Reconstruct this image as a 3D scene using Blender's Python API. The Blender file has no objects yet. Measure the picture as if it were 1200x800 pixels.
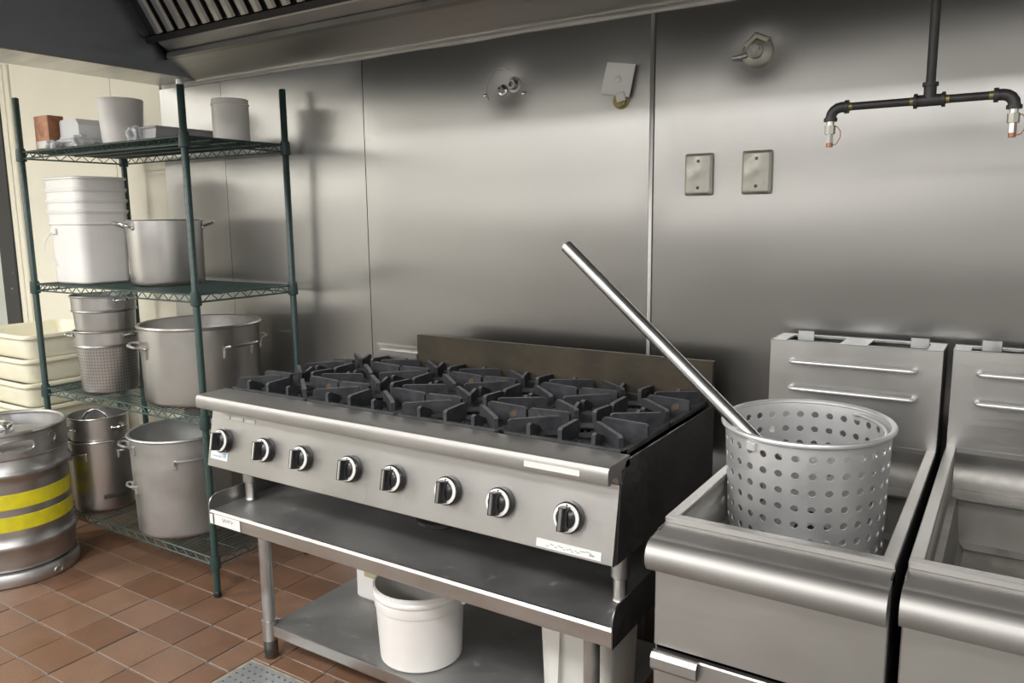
import bpy, bmesh, math, random
from mathutils import Vector, Matrix
from math import sin, cos, pi, radians, atan2, hypot

random.seed(7)
SC = bpy.context.scene
COL = SC.collection

# ------------------------------------------------------------------ camera
YAW, PITCH, ROLL, FPX = 0.572, 0.157, -0.011, 919.0
fw = Vector((-sin(YAW)*cos(PITCH), cos(YAW)*cos(PITCH), -sin(PITCH)))
rt = Vector((cos(YAW), sin(YAW), 0)); up = rt.cross(fw)
r2 = cos(ROLL)*rt + sin(ROLL)*up; u2 = -sin(ROLL)*rt + cos(ROLL)*up
cam_data = bpy.data.cameras.new('camera'); cam = bpy.data.objects.new('camera', cam_data); COL.objects.link(cam)
m = Matrix((r2, u2, -fw)).transposed().to_4x4(); m.translation = Vector((1.951, -2.205, 1.374))
cam.matrix_world = m
cam_data.sensor_width = 36; cam_data.lens = FPX/1200*36; cam_data.clip_start = .02
SC.camera = cam

# ------------------------------------------------------------------ world, lamps, exposure
w = bpy.data.worlds.new('world'); SC.world = w; w.use_nodes = True
w.node_tree.nodes['Background'].inputs[0].default_value = (.8, .85, .9, 1)
w.node_tree.nodes['Background'].inputs[1].default_value = .15
def area(name, loc, sx, sy, power, col=(1, .95, .88), rot=(0, 0, 0)):
    l = bpy.data.lights.new(name, 'AREA'); l.shape = 'RECTANGLE'; l.size = sx; l.size_y = sy
    l.energy = power; l.color = col
    o = bpy.data.objects.new(name, l); o.location = loc; o.rotation_euler = rot; COL.objects.link(o); return o
LC = (1, .985, .97)
area('ceiling_lamp', (-3.0, -3.2, 2.72), 1.2, .6, 120, LC)
area('ceiling_lamp', (.2, -3.0, 2.72), 1.2, .6, 80, LC)
area('ceiling_lamp', (2.6, -3.0, 2.72), 1.2, .6, 50, LC)
area('ceiling_lamp', (-1.0, -4.9, 2.72), 1.2, .6, 85, LC)
area('ceiling_lamp', (1.6, -4.9, 2.72), 1.2, .6, 85, LC)
SC.view_settings.view_transform = 'Standard'; SC.view_settings.look = 'None'
SC.view_settings.gamma = 1; SC.view_settings.use_curve_mapping = False
SC.view_settings.exposure = 0.0

# ------------------------------------------------------------------ mesh builder
class MB:
    def __init__(s): s.bm = bmesh.new()
    def box(s, x0, y0, z0, x1, y1, z1, bev=0, seg=1, M=None):
        vs = [s.bm.verts.new((x, y, z)) for z in (z0, z1) for y in (y0, y1) for x in (x0, x1)]
        fs = [s.bm.faces.new([vs[i] for i in q]) for q in ((0, 2, 3, 1), (4, 5, 7, 6), (0, 1, 5, 4), (2, 6, 7, 3), (0, 4, 6, 2), (1, 3, 7, 5))]
        if bev:
            es = list({e for f in fs for e in f.edges})
            r = bmesh.ops.bevel(s.bm, geom=es, offset=bev, segments=seg, affect='EDGES', profile=.5)
            vs = list({v for f in r['faces'] for v in f.verts} | {v for v in vs if v.is_valid})
        if M is not None: bmesh.ops.transform(s.bm, matrix=M, verts=[v for v in vs if v.is_valid])
        return s
    def tube(s, pts, r, n=8, closed=False, caps=True):
        pts = [Vector(p) for p in pts]; N = len(pts); rings = []
        rr = r if isinstance(r, (list, tuple)) else [r]*N
        t0 = None; a = None
        for i, p in enumerate(pts):
            if closed: t = (pts[(i+1) % N]-pts[i-1])
            else: t = pts[min(i+1, N-1)]-pts[max(i-1, 0)]
            t = t.normalized()
            if a is None:
                a = t.orthogonal().normalized()
            else:
                a = (a - t*a.dot(t)); a = a.normalized() if a.length > 1e-6 else t.orthogonal().normalized()
            b = t.cross(a)
            rings.append([s.bm.verts.new(p+(a*cos(2*pi*k/n)+b*sin(2*pi*k/n))*rr[i]) for k in range(n)])
        for i in range(N if closed else N-1):
            A, B = rings[i], rings[(i+1) % N]
            off = 0
            if closed and i == N-1:
                off = min(range(n), key=lambda o: (A[0].co-B[o].co).length)
            for k in range(n): s.bm.faces.new((A[k], A[(k+1) % n], B[(k+1+off) % n], B[(k+off) % n]))
        if caps and not closed:
            s.bm.faces.new(rings[0][::-1]); s.bm.faces.new(rings[-1])
        return s
    def lathe(s, prof, c=(0, 0, 0), n=48, M=None, cap0=False, cap1=False, closed=False):
        rings = []; nv = []
        for r, z in prof:
            if r < 1e-6: v = s.bm.verts.new((c[0], c[1], c[2]+z)); rings.append([v]); nv.append(v)
            else:
                R = [s.bm.verts.new((c[0]+r*cos(2*pi*k/n), c[1]+r*sin(2*pi*k/n), c[2]+z)) for k in range(n)]
                rings.append(R); nv += R
        pairs = list(zip(rings, rings[1:])) + ([(rings[-1], rings[0])] if closed else [])
        for A, B in pairs:
            for k in range(n):
                k2 = (k+1) % n
                if len(A) == 1 and len(B) == 1: continue
                if len(A) == 1: s.bm.faces.new((A[0], B[k2], B[k]))
                elif len(B) == 1: s.bm.faces.new((A[k], A[k2], B[0]))
                else: s.bm.faces.new((A[k], A[k2], B[k2], B[k]))
        if cap0: s.bm.faces.new(rings[0][::-1])
        if cap1: s.bm.faces.new(rings[-1])
        if M is not None: bmesh.ops.transform(s.bm, matrix=M, verts=nv)
        return s
    def prism(s, poly, axis, lo, hi, M=None):
        # poly in the two remaining axes (cyclic order y,z for x ; x,z for y ; x,y for z)
        def P(a, b, t):
            return {'x': (t, a, b), 'y': (a, t, b), 'z': (a, b, t)}[axis]
        A = [s.bm.verts.new(P(a, b, lo)) for a, b in poly]; B = [s.bm.verts.new(P(a, b, hi)) for a, b in poly]
        n = len(poly)
        s.bm.faces.new(A); s.bm.faces.new(B[::-1])
        for i in range(n): s.bm.faces.new((A[i], B[i], B[(i+1) % n], A[(i+1) % n]))
        if M is not None: bmesh.ops.transform(s.bm, matrix=M, verts=A+B)
        return s
    def sheet(s, line, axis, lo, hi, th):
        """bent sheet: polyline in the 2 other axes, given thickness th"""
        L = [Vector((a, b)) for a, b in line]; off = []
        for i, p in enumerate(L):
            d = (L[min(i+1, len(L)-1)]-L[max(i-1, 0)]).normalized(); off.append(p+Vector((-d.y, d.x))*th)
        return s.prism([tuple(p) for p in L]+[tuple(p) for p in off[::-1]], axis, lo, hi)
    def build(s, name, mat, parent=None, smooth=35, origin=None):
        bmesh.ops.recalc_face_normals(s.bm, faces=s.bm.faces)
        off = Vector((0, 0, 0))
        if origin is not None: off = Vector(origin)
        elif parent is not None: off = WPOS[parent.name]
        if off.length: bmesh.ops.translate(s.bm, vec=-off, verts=s.bm.verts)
        me = bpy.data.meshes.new(name); s.bm.to_mesh(me); s.bm.free()
        if mat is not None: me.materials.append(mat)
        for f in me.polygons: f.use_smooth = True
        me.set_sharp_from_angle(angle=radians(smooth))
        o = bpy.data.objects.new(name, me); COL.objects.link(o)
        if parent is not None:
            o.parent = parent
            WPOS[o.name] = WPOS[parent.name].copy()
        else:
            o.location = off; WPOS[o.name] = off.copy()
        return o
WPOS = {}   # world position of every object's own origin (rotation of the root is left to the root)

def tag(o, label=None, cat=None, group=None, kind=None):
    for k, v in (('label', label), ('category', cat), ('group', group), ('kind', kind)):
        if v: o[k] = v
    return o
def thing(name, label, cat, loc=(0, 0, 0), rz=0, group=None):
    o = bpy.data.objects.new(name, None); COL.objects.link(o); o.location = loc; o.rotation_euler = (0, 0, rz)
    o.empty_display_size = .05
    WPOS[o.name] = Vector(loc)
    return tag(o, label, cat, group)
def copy_tree(o, parent=None):
    c = o.copy(); COL.objects.link(c)
    if parent is not None: c.parent = parent
    for ch in list(o.children): copy_tree(ch, c)
    return c
def place(o, name_loc, rz=0, label=None):
    o.location = name_loc; o.rotation_euler = (0, 0, rz)
    if label: o['label'] = label
    return o

def arc(cx, cy, r, a0, a1, n):
    return [(cx+r*cos(radians(a0+(a1-a0)*i/n)), cy+r*sin(radians(a0+(a1-a0)*i/n))) for i in range(n+1)]

def perforated_wall(mb, r, z0, z1, nth, nz, hr, skip=None, taper=0, rz=None, a0=0, a1=2*pi, holes=16):
    """cylinder wall whose cells each carry a real round hole; taper: radius change per metre of height"""
    zs = [z0+(z1-z0)*i/nz for i in range(nz+1)]
    cache = {}
    def V(a, z):
        k = (round(a % (2*pi), 5), round(z, 5))
        if k not in cache:
            R = r+taper*(z-z0); cache[k] = mb.bm.verts.new((R*cos(a), R*sin(a), z))
        return cache[k]
    da = (a1-a0)/nth
    for i in range(nth):
        for j in range(nz):
            aL, aR, zb, zt = a0+i*da, a0+(i+1)*da, zs[j], zs[j+1]
            ac, zc = (aL+aR)/2, (zb+zt)/2
            outer = []
            q = holes//4
            for k in range(q): outer.append((aR, zb+(zt-zb)*k/q))
            for k in range(q): outer.append((aR+(aL-aR)*k/q, zt))
            for k in range(q): outer.append((aL, zt+(zb-zt)*k/q))
            for k in range(q): outer.append((aL+(aR-aL)*k/q, zb))
            if skip and skip(i, j):
                mb.bm.faces.new([V(a, z) for a, z in outer]); continue
            rad = hr/(r)
            inner = []
            for k in range(4*q):
                t = -pi/4+2*pi*k/(4*q)
                inner.append((ac+rad*cos(t), zc+hr*sin(t)))
            O = [V(a, z) for a, z in outer]; I = [mb.bm.verts.new(((r+taper*(z-z0))*cos(a), (r+taper*(z-z0))*sin(a), z)) for a, z in inner]
            n = len(O)
            for k in range(n): mb.bm.faces.new((O[k], O[(k+1) % n], I[(k+1) % n], I[k]))

# ------------------------------------------------------------------ materials
def new_mat(name):
    m = bpy.data.materials.new(name); m.use_nodes = True
    nt = m.node_tree; b = nt.nodes['Principled BSDF']; return m, nt, b
def N(nt, typ, **kw):
    n = nt.nodes.new(typ)
    for k, v in kw.items():
        if k.startswith('i_'): n.inputs[k[2:].replace('_', ' ')].default_value = v
        else: setattr(n, k, v)
    return n
def noise(nt, scale, vec=None, sc=(1, 1, 1), detail=3, coord='Object', rough=.55):
    tc = N(nt, 'ShaderNodeTexCoord'); mp = N(nt, 'ShaderNodeMapping'); mp.inputs['Scale'].default_value = sc
    nt.links.new(tc.outputs[coord], mp.inputs[0])
    no = N(nt, 'ShaderNodeTexNoise'); no.inputs['Scale'].default_value = scale; no.inputs['Detail'].default_value = detail
    no.inputs['Roughness'].default_value = rough
    nt.links.new(mp.outputs[0], no.inputs['Vector']); return no
def ramp(nt, src, stops):
    r = N(nt, 'ShaderNodeValToRGB'); e = r.color_ramp.elements
    while len(e) < len(stops): e.new(.5)
    for i, (p, c) in enumerate(stops):
        e[i].position = p; e[i].color = (c if len(c) == 4 else (*c, 1)) if isinstance(c, tuple) else (c, c, c, 1)
    nt.links.new(src, r.inputs[0]); return r
def mixc(nt, fac, a, b, mode='MIX'):
    mx = N(nt, 'ShaderNodeMix', data_type='RGBA', blend_type=mode)
    for s, v in ((0, fac), (6, a), (7, b)):
        if isinstance(v, (int, float)): mx.inputs[s].default_value = v
        elif isinstance(v, tuple): mx.inputs[s].default_value = (*v, 1)
        else: nt.links.new(v, mx.inputs[s])
    return mx.outputs[2]
def bump(nt, b, src, strength, dist=.01):
    bp = N(nt, 'ShaderNodeBump'); bp.inputs['Strength'].default_value = strength; bp.inputs['Distance'].default_value = dist
    nt.links.new(src, bp.inputs['Height']); nt.links.new(bp.outputs[0], b.inputs['Normal']); return bp
def metal(name, col, rough, grain=(2, 2, 160), grain_amt=.10, smudge=.10, sscale=3.0, aniso=0, tang=None, spots=None, bstr=.05, dark=.86):
    m, nt, b = new_mat(name)
    b.inputs['Metallic'].default_value = 1
    g = noise(nt, 1, sc=grain, detail=2); s = noise(nt, sscale, detail=4)
    gr = ramp(nt, g.outputs[0], ((.3, rough-grain_amt), (.7, rough+grain_amt)))
    sr = ramp(nt, s.outputs[0], ((.35, -smudge+.5), (.65, smudge+.5)))
    ad = N(nt, 'ShaderNodeMath', operation='ADD'); nt.links.new(gr.outputs[0], ad.inputs[0]); nt.links.new(sr.outputs[0], ad.inputs[1])
    sb = N(nt, 'ShaderNodeMath', operation='SUBTRACT', use_clamp=True); nt.links.new(ad.outputs[0], sb.inputs[0]); sb.inputs[1].default_value = .5
    mxr = N(nt, 'ShaderNodeMath', operation='MAXIMUM'); nt.links.new(sb.outputs[0], mxr.inputs[0]); mxr.inputs[1].default_value = .295 if rough > .28 else 0
    nt.links.new(mxr.outputs[0], b.inputs['Roughness'])
    cr = ramp(nt, s.outputs[0], ((.3, tuple(c*dark for c in col)), (.7, col)))
    out = cr.outputs[0]
    if spots:
        sp = noise(nt, spots[0], detail=6, rough=.7); rr = ramp(nt, sp.outputs[0], ((spots[1], 0.0), (spots[1]+.08, spots[3] if len(spots) > 3 else 1.0)))
        out = mixc(nt, rr.outputs[0], out, spots[2])
        mt = N(nt, 'ShaderNodeMath', operation='SUBTRACT', use_clamp=True); mt.inputs[0].default_value = 1
        nt.links.new(rr.outputs[0], mt.inputs[1]); nt.links.new(mt.outputs[0], b.inputs['Metallic'])
    nt.links.new(out, b.inputs['Base Color'])
    if aniso:
        b.inputs['Anisotropic'].default_value = aniso
        cx = N(nt, 'ShaderNodeCombineXYZ')
        for i in range(3): cx.inputs[i].default_value = tang[i]
        nt.links.new(cx.outputs[0], b.inputs['Tangent'])
    if bstr: bump(nt, b, g.outputs[0], bstr, .002)
    return m
def plain(name, col, rough=.5, var=.12, vscale=6, metallic=0, spec=.5, sub=0, bstr=0, bscale=60, col2=None, objvar=0):
    m, nt, b = new_mat(name)
    n = noise(nt, vscale, detail=4)
    c2 = col2 or tuple(c*(1-var) for c in col)
    r = ramp(nt, n.outputs[0], ((.3, c2), (.7, col))); out = r.outputs[0]
    if objvar:
        oi = N(nt, 'ShaderNodeObjectInfo'); rr = ramp(nt, oi.outputs['Random'], ((0, 1-objvar), (1, 1.0)))
        out = mixc(nt, 1.0, out, rr.outputs[0], 'MULTIPLY')
    nt.links.new(out, b.inputs['Base Color'])
    b.inputs['Roughness'].default_value = rough; b.inputs['Metallic'].default_value = metallic
    b.inputs['Specular IOR Level'].default_value = spec
    if sub:
        b.inputs['Subsurface Weight'].default_value = sub; b.inputs['Subsurface Radius'].default_value = (.02, .018, .014)
    if bstr:
        bn = noise(nt, bscale, detail=3); bump(nt, b, bn.outputs[0], bstr, .004)
    return m

M_WALL = metal('wall_stainless_steel', (.46, .455, .445), .32, grain=(70, 70, .6), grain_amt=.004, smudge=.01, sscale=1.3, aniso=.8, tang=(1, 0, 0), bstr=0, dark=.93)
M_STEEL = metal('brushed_stainless_steel', (.48, .47, .455), .42, grain=(6, 400, 600), grain_amt=.04, smudge=.05, sscale=2.5, bstr=0)
M_FRYER = metal('satin_stainless_steel', (.54, .53, .515), .38, grain=(8, 400, 600), grain_amt=.04, smudge=.05, sscale=3, bstr=0)
M_TUBE = metal('drawn_aluminium_tube', (.60, .605, .61), .34, grain=(40, 40, 40), grain_amt=.03, smudge=.03, sscale=8, bstr=0)
M_LEDGE = metal('soft_rolled_steel', (.44, .43, .415), .56, grain=(8, 400, 600), grain_amt=.03, smudge=.04, sscale=3, bstr=0)
M_TANK = metal('fryer_tank_steel', (.36, .35, .33), .5, grain=(30, 30, 30), grain_amt=.05, smudge=.08, sscale=6, bstr=.03, spots=(22, .68, (.45, .43, .40), .6))
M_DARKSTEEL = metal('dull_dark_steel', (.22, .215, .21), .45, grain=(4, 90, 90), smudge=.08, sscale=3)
M_STANDTOP = metal('worn_galvanised_sheet', (.44, .44, .435), .58, grain=(60, 60, 60), grain_amt=.01, smudge=.05, sscale=4, spots=(26, .60, (.56, .56, .55), .30), bstr=0)
M_STANDEDGE = metal('stand_edge_steel', (.55, .53, .51), .36, grain=(3, 80, 120), smudge=.06, sscale=4)
M_GALV = metal('galvanised_pipe', (.56, .57, .57), .42, grain=(60, 60, 8), smudge=.1, sscale=14, bstr=.04)
M_ALU = metal('spun_aluminium', (.78, .785, .79), .46, grain=(20, 20, 500), grain_amt=.04, smudge=.05, sscale=6, bstr=0)
M_ALU.node_tree.nodes['Principled BSDF'].inputs['Metallic'].default_value = .8
M_POT = metal('satin_pot_steel', (.60, .59, .575), .33, grain=(10, 10, 500), grain_amt=.04, smudge=.03, sscale=5, bstr=0)
M_POTWORN = metal('worn_aluminium_pot', (.55, .555, .55), .52, grain=(12, 12, 40), grain_amt=.03, smudge=.06, sscale=7, bstr=.0, spots=(19, .70, (.62, .61, .58), .6))
M_KEG = metal('scuffed_keg_steel', (.54, .535, .53), .43, grain=(20, 20, 60), grain_amt=.04, smudge=.06, sscale=8, bstr=.02, spots=(30, .74, (.18, .15, .12), .8), dark=.75)
M_WIRE = plain('green_epoxy_wire', (.050, .088, .080), .42, .25, 20)
M_POST = plain('green_epoxy_post', (.030, .062, .057), .38, .2, 10)
M_COLLAR = plain('green_plastic_collar', (.026, .054, .050), .45, .2, 10)
M_CREAM = plain('cream_wall_panel', (.80, .765, .64), .42, .05, 2.5)
M_WHITE = plain('white_plastic', (.82, .805, .78), .38, .07, 9, sub=.05)
M_TUB = plain('dull_white_tub_plastic', (.88, .865, .84), .45, .05, 14, sub=.05)
M_BIN = plain('ivory_food_box_plastic', (.86, .835, .70), .40, .10, 7, sub=.12, col2=(.82, .78, .58))
M_TRANSL = plain('frosted_container_plastic', (.70, .70, .66), .35, .08, 8, sub=.15)
M_FOAM = plain('white_foam', (.74, .75, .76), .6, .05, 20)
M_BAG = plain('white_plastic_film', (.68, .70, .72), .25, .15, 30, bstr=.5, bscale=45)
M_TRAY = plain('grey_plastic_pan', (.44, .45, .47), .4, .15, 20)
M_IRON = plain('cast_iron', (.075, .078, .086), .62, 0, 22, col2=(.030, .032, .037), bstr=.4, bscale=160)
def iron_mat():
    m, nt, b = new_mat('dusty_highlit_cast_iron')
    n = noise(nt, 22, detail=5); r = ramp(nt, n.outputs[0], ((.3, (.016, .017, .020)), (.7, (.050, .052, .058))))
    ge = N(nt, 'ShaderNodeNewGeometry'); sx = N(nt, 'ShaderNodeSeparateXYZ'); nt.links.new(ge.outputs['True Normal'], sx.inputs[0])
    t = ramp(nt, sx.outputs[2], ((.5, 0.0), (.8, .75)))  # upward faces lightened: a painted top-edge highlight, together with settled ash
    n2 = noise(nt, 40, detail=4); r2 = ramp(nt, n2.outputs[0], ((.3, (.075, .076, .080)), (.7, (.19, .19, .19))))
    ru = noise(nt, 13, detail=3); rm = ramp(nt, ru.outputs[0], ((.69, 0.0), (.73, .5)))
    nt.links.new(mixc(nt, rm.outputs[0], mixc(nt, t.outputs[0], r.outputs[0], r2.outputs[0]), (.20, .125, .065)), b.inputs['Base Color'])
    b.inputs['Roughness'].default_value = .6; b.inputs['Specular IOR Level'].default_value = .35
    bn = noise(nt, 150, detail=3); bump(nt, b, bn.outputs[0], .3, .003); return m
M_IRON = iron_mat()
M_IRONASH = plain('ashy_cast_iron', (.060, .061, .064), .72, 0, 17, col2=(.022, .023, .026), bstr=.4, bscale=140)
M_GRIME = plain('baked_on_grease_steel', (.060, .047, .029), .55, 0, 9, metallic=.2, col2=(.028, .022, .014), bstr=.2, bscale=70)
M_BLACK = plain('black_plastic', (.018, .018, .020), .25, .2, 10)
M_SOOT = plain('soot_black_metal', (.018, .017, .017), .6, .3, 10)
M_BLACKPAINT = None
M_PRINTW = plain('white_print', (.80, .80, .78), .5, .05, 20)
M_LABEL = plain('white_sticker', (.74, .735, .72), .5, .06, 30)
M_BLUE = plain('pale_blue_print', (.30, .48, .68), .5, .1, 20)
M_GREYPRINT = plain('grey_print', (.30, .30, .30), .6, .1, 20)
M_YELLOW = plain('yellow_keg_paint', (.74, .66, .012), .42, 0, 26, col2=(.60, .54, .03))
M_BROWNBOX = plain('brown_printed_carton', (.46, .21, .10), .5, 0, 40, col2=(.30, .12, .055))
M_BROWNBOXF = plain('orange_printed_carton_face', (.60, .30, .17), .5, 0, 32, col2=(.40, .17, .08))
M_BLKPIPE = plain('black_iron_pipe', (.06, .06, .06), .45, .3, 30, metallic=.4, bstr=.15, bscale=90)
M_COPPER = plain('copper_cap', (.42, .20, .11), .4, .2, 30, metallic=.5)
M_BRASS = plain('tarnished_brass', (.34, .29, .13), .4, .3, 40, metallic=.8)
M_CHROME = metal('polished_chrome', (.72, .72, .72), .16, grain=(20, 20, 20), grain_amt=.02, smudge=.02, bstr=0)
M_CAULK = plain('grey_sealant', (.55, .54, .51), .5, .15, 14, bstr=.3, bscale=40)
M_HOOD = metal('hood_stainless_steel', (.60, .595, .575), .36, grain=(2, 60, 60), smudge=.06, sscale=1.6, bstr=.03)
M_HOODEND = metal('hood_end_steel', (.55, .60, .68), .38, grain=(60, 2, 60), smudge=.05, sscale=1.5, bstr=.03)  # bluish base colour carries a cool reflection painted into the steel
M_BAFFLE = metal('baffle_steel', (.34, .33, .31), .34, grain=(60, 60, 3), smudge=.07, sscale=8)
M_BAFDARK = plain('dark_baffle_slot', (.02, .02, .021), .6, .2, 10)
M_GROUT = plain('dark_grout', (.20, .185, .165), .8, .35, 25, bstr=.3)
M_CEIL = plain('white_ceiling', (.75, .75, .73), .8, .03, 3)
M_LEFT = plain('pale_cream_wall', (.77, .755, .69), .5, .05, 1.2)
M_REAR = plain('pale_kitchen_wall', (.74, .735, .72), .5, .05, 1.2)
M_REFLBAND = plain('dark_grey_reflection_band', (.17, .165, .16), .5, .1, 2)
M_DOOR = plain('grey_green_door_paint', (.50, .52, .46), .5, .05, 3)
M_PLATE = metal('cast_cover_plate', (.60, .59, .53), .55, grain=(30, 30, 30), smudge=.08, sscale=20)
M_SCREW = metal('dark_screw', (.10, .10, .10), .4, grain=(30, 30, 30), bstr=0)
M_PLATEW = plain('pale_grey_plate', (.76, .76, .76), .4, .04, 20)

def black_paint():
    m, nt, b = new_mat('chipped_black_paint')
    n = noise(nt, 26, detail=5, rough=.6, sc=(1, 1, .6)); r = ramp(nt, n.outputs[0], ((.70, (.030, .029, .030)), (.72, (.60, .58, .52))))
    nt.links.new(r.outputs[0], b.inputs['Base Color']); b.inputs['Roughness'].default_value = .4; return m
M_BLACKPAINT = black_paint()
def tile_mat():
    m, nt, b = new_mat('terracotta_quarry_tile')
    oi = N(nt, 'ShaderNodeObjectInfo')
    a = ramp(nt, oi.outputs['Random'], ((0, (.180, .094, .054)), (.5, (.22, .120, .073)), (1, (.245, .145, .094))))
    n1 = noise(nt, 9, detail=5, coord='Object'); n2 = noise(nt, 120, detail=2, coord='Object')
    c = mixc(nt, .55, a.outputs[0], ramp(nt, n1.outputs[0], ((.3, (.62, .58, .55)), (.7, (1, 1, 1)))).outputs[0], 'MULTIPLY')
    c = mixc(nt, .35, c, ramp(nt, n2.outputs[0], ((.35, (.6, .6, .6)), (.65, (1, 1, 1)))).outputs[0], 'MULTIPLY')
    nt.links.new(c, b.inputs['Base Color'])
    rr = ramp(nt, n1.outputs[0], ((.3, .34), (.7, .55))); nt.links.new(rr.outputs[0], b.inputs['Roughness'])
    bump(nt, b, n2.outputs[0], .12, .002)
    return m
M_TILE = tile_mat()
def strainer_mat():
    """fine punched dots, too small to build: rows of dark dots round the body"""
    m, nt, b = new_mat('punched_strainer_steel')
    b.inputs['Metallic'].default_value = 1; b.inputs['Roughness'].default_value = .33
    tc = N(nt, 'ShaderNodeTexCoord'); sp = N(nt, 'ShaderNodeSeparateXYZ'); nt.links.new(tc.outputs['Object'], sp.inputs[0])
    def mth(op, a, c=None):
        n = N(nt, 'ShaderNodeMath', operation=op)
        for i, v in enumerate((a, c)):
            if v is None: continue
            if isinstance(v, (int, float)): n.inputs[i].default_value = v
            else: nt.links.new(v, n.inputs[i])
        return n.outputs[0]
    th = mth('ARCTAN2', sp.outputs[1], sp.outputs[0])
    u = mth('FRACT', mth('MULTIPLY', th, 60/(2*pi))); v = mth('FRACT', mth('MULTIPLY', sp.outputs[2], 78))
    d = mth('ADD', mth('POWER', mth('SUBTRACT', u, .5), 2), mth('POWER', mth('SUBTRACT', v, .5), 2))
    k = mth('LESS_THAN', d, .062)
    n1 = noise(nt, 8, detail=3); base = ramp(nt, n1.outputs[0], ((.3, (.46, .44, .42)), (.7, (.58, .565, .55))))
    kk = mth('MULTIPLY', k, .6); nt.links.new(mixc(nt, kk, base.outputs[0], (.13, .12, .115)), b.inputs['Base Color'])
    return m
M_STRAIN = strainer_mat()

# ------------------------------------------------------------------ the room
X0, X1, Y0, Y1, H = -3.7, 4.2, -6.0, 0.0, 2.76
def struct(o): o['kind'] = 'structure'; return o
fl = struct(MB().box(X0, Y0, -.06, X1, .012, -.004).build('floor', M_GROUT))
# quarry tiles: each one a piece, in the part of the floor the photograph shows
TX, TY, GX = .1815, .152, .006
tile_me = {}
def tile(x0, y0, x1, y1):
    b = MB(); dz = random.uniform(-.0012, .0008)
    b.box(x0, y0, -.010, x1, y1, dz, bev=.0018)
    return b.build('floor_tile', M_TILE, fl, origin=(0, 0, 0))
DR = (.005, -1.03, .315, -.725)     # floor drain opening
def put_tile(x0, y0, x1, y1):
    if x1 <= DR[0] or x0 >= DR[2] or y1 <= DR[1] or y0 >= DR[3]: tile(x0, y0, x1, y1); return
    if x0 < DR[0]-.012: tile(x0, y0, DR[0]-.008, y1)
    if x1 > DR[2]+.012: tile(DR[2]+.008, y0, x1, y1)
    xa, xb = max(x0, DR[0]-.004), min(x1, DR[2]+.004)
    if y1 > DR[3]+.012 and xb-xa > .02: tile(xa, DR[3]+.008, xb, y1)
    if y0 < DR[1]-.012 and xb-xa > .02: tile(xa, y0, xb, DR[1]-.008)
for j in range(10):
    ya = -.05-(j+1)*TY; yb = ya+TY
    for i in range(-12, 8):
        jx = random.uniform(-.003, .003)
        xa = -.105+i*TX+jx
        put_tile(xa+GX/2, ya+GX/2, xa+TX-GX/2, yb-GX/2)
# surroundings behind the camera
struct(MB().box(X0, Y0, H, X1, .012, H+.05).build('ceiling', M_CEIL))
struct(MB().box(X0-.05, Y0, 0, X0, .012, H).build('wall_left', M_LEFT))
struct(MB().box(X1, Y0, 0, X1+.05, .012, H).build('wall_right', M_REAR))
wr = struct(MB().box(X0, Y0-.05, 0, X1, Y0, H).build('wall_rear', M_REAR))
MB().box(X0, Y0, 0, X1, Y0+.02, 1.15, bev=.004).build('reflection_band', M_REFLBAND, wr)  # unseen dark band, added to darken the steel wall's lower reflections
for i, (za, zb, mt) in enumerate(((1.30, 1.36, M_REFLBAND), (1.60, 1.66, M_REFLBAND))): struct(MB().box(X0+.3, Y0, za, X1-.3, Y0+.10, zb, bev=.004).build('trim_%d' % (i+3), mt))  # unseen dark rails, added to put bands into the steel wall's reflections
bw = struct(MB().box(X0, .012, 0, X1, .06, H).build('wall_back', M_REAR))

# stainless sheets of the back wall, gently buckled
DENTS = ((.53, 1.785, .055, -.005), (1.33, 1.80, .055, -.005), (.92, 1.77, .05, -.002))
def buckle(x, z, k):
    v = .0026*sin(1.9*z+.7*x+k)*cos(1.3*x-.6*z+2*k)+.0014*sin(5.1*z+1.1*x+3*k)+.0011*sin(9*z+.9*sin(2*x)+k)+.0008*sin(17*z+1.3*sin(1.6*x+k)+2*k)*(.6+.4*cos(2.1*x+k))+.0003*sin(31*z+1.1*sin(2.2*x)+k)
    for dx, dz, r, a in DENTS: v += a*math.exp(-(((x-dx)/r)**2+((z-dz)/r)**2))
    return v
def steel_sheet(x0, x1, z0, z1, k):
    b = MB(); nx = max(4, int((x1-x0)/.03)); nz = int((z1-z0)/.03)
    g = [[None]*(nz+1) for _ in range(nx+1)]
    for i in range(nx+1):
        for j in range(nz+1):
            x = x0+(x1-x0)*i/nx; z = z0+(z1-z0)*j/nz
            e = min(1, (x-x0)/.06, (x1-x)/.06, (z1-z)/.1); e = max(e, 0)
            g[i][j] = b.bm.verts.new((x, -buckle(x, z, k)*e, z))
    for i in range(nx):
        for j in range(nz): b.bm.faces.new((g[i][j], g[i+1][j], g[i+1][j+1], g[i][j+1]))
    # return edges give the sheet its thickness
    r = bmesh.ops.extrude_edge_only(b.bm, edges=[e for e in b.bm.edges if len(e.link_faces) == 1])
    for v in [v for v in r['geom'] if isinstance(v, bmesh.types.BMVert)]: v.co.y = .0115
    return b.build('steel_panel', M_WALL, bw, smooth=50)
for k, (a, c) in enumerate(((-1.322, -.902), (-.8995, -.106), (-.1025, 1.017), (1.033, 2.35), (2.353, 3.6))): steel_sheet(a, c, .0, 1.95, k)
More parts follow.
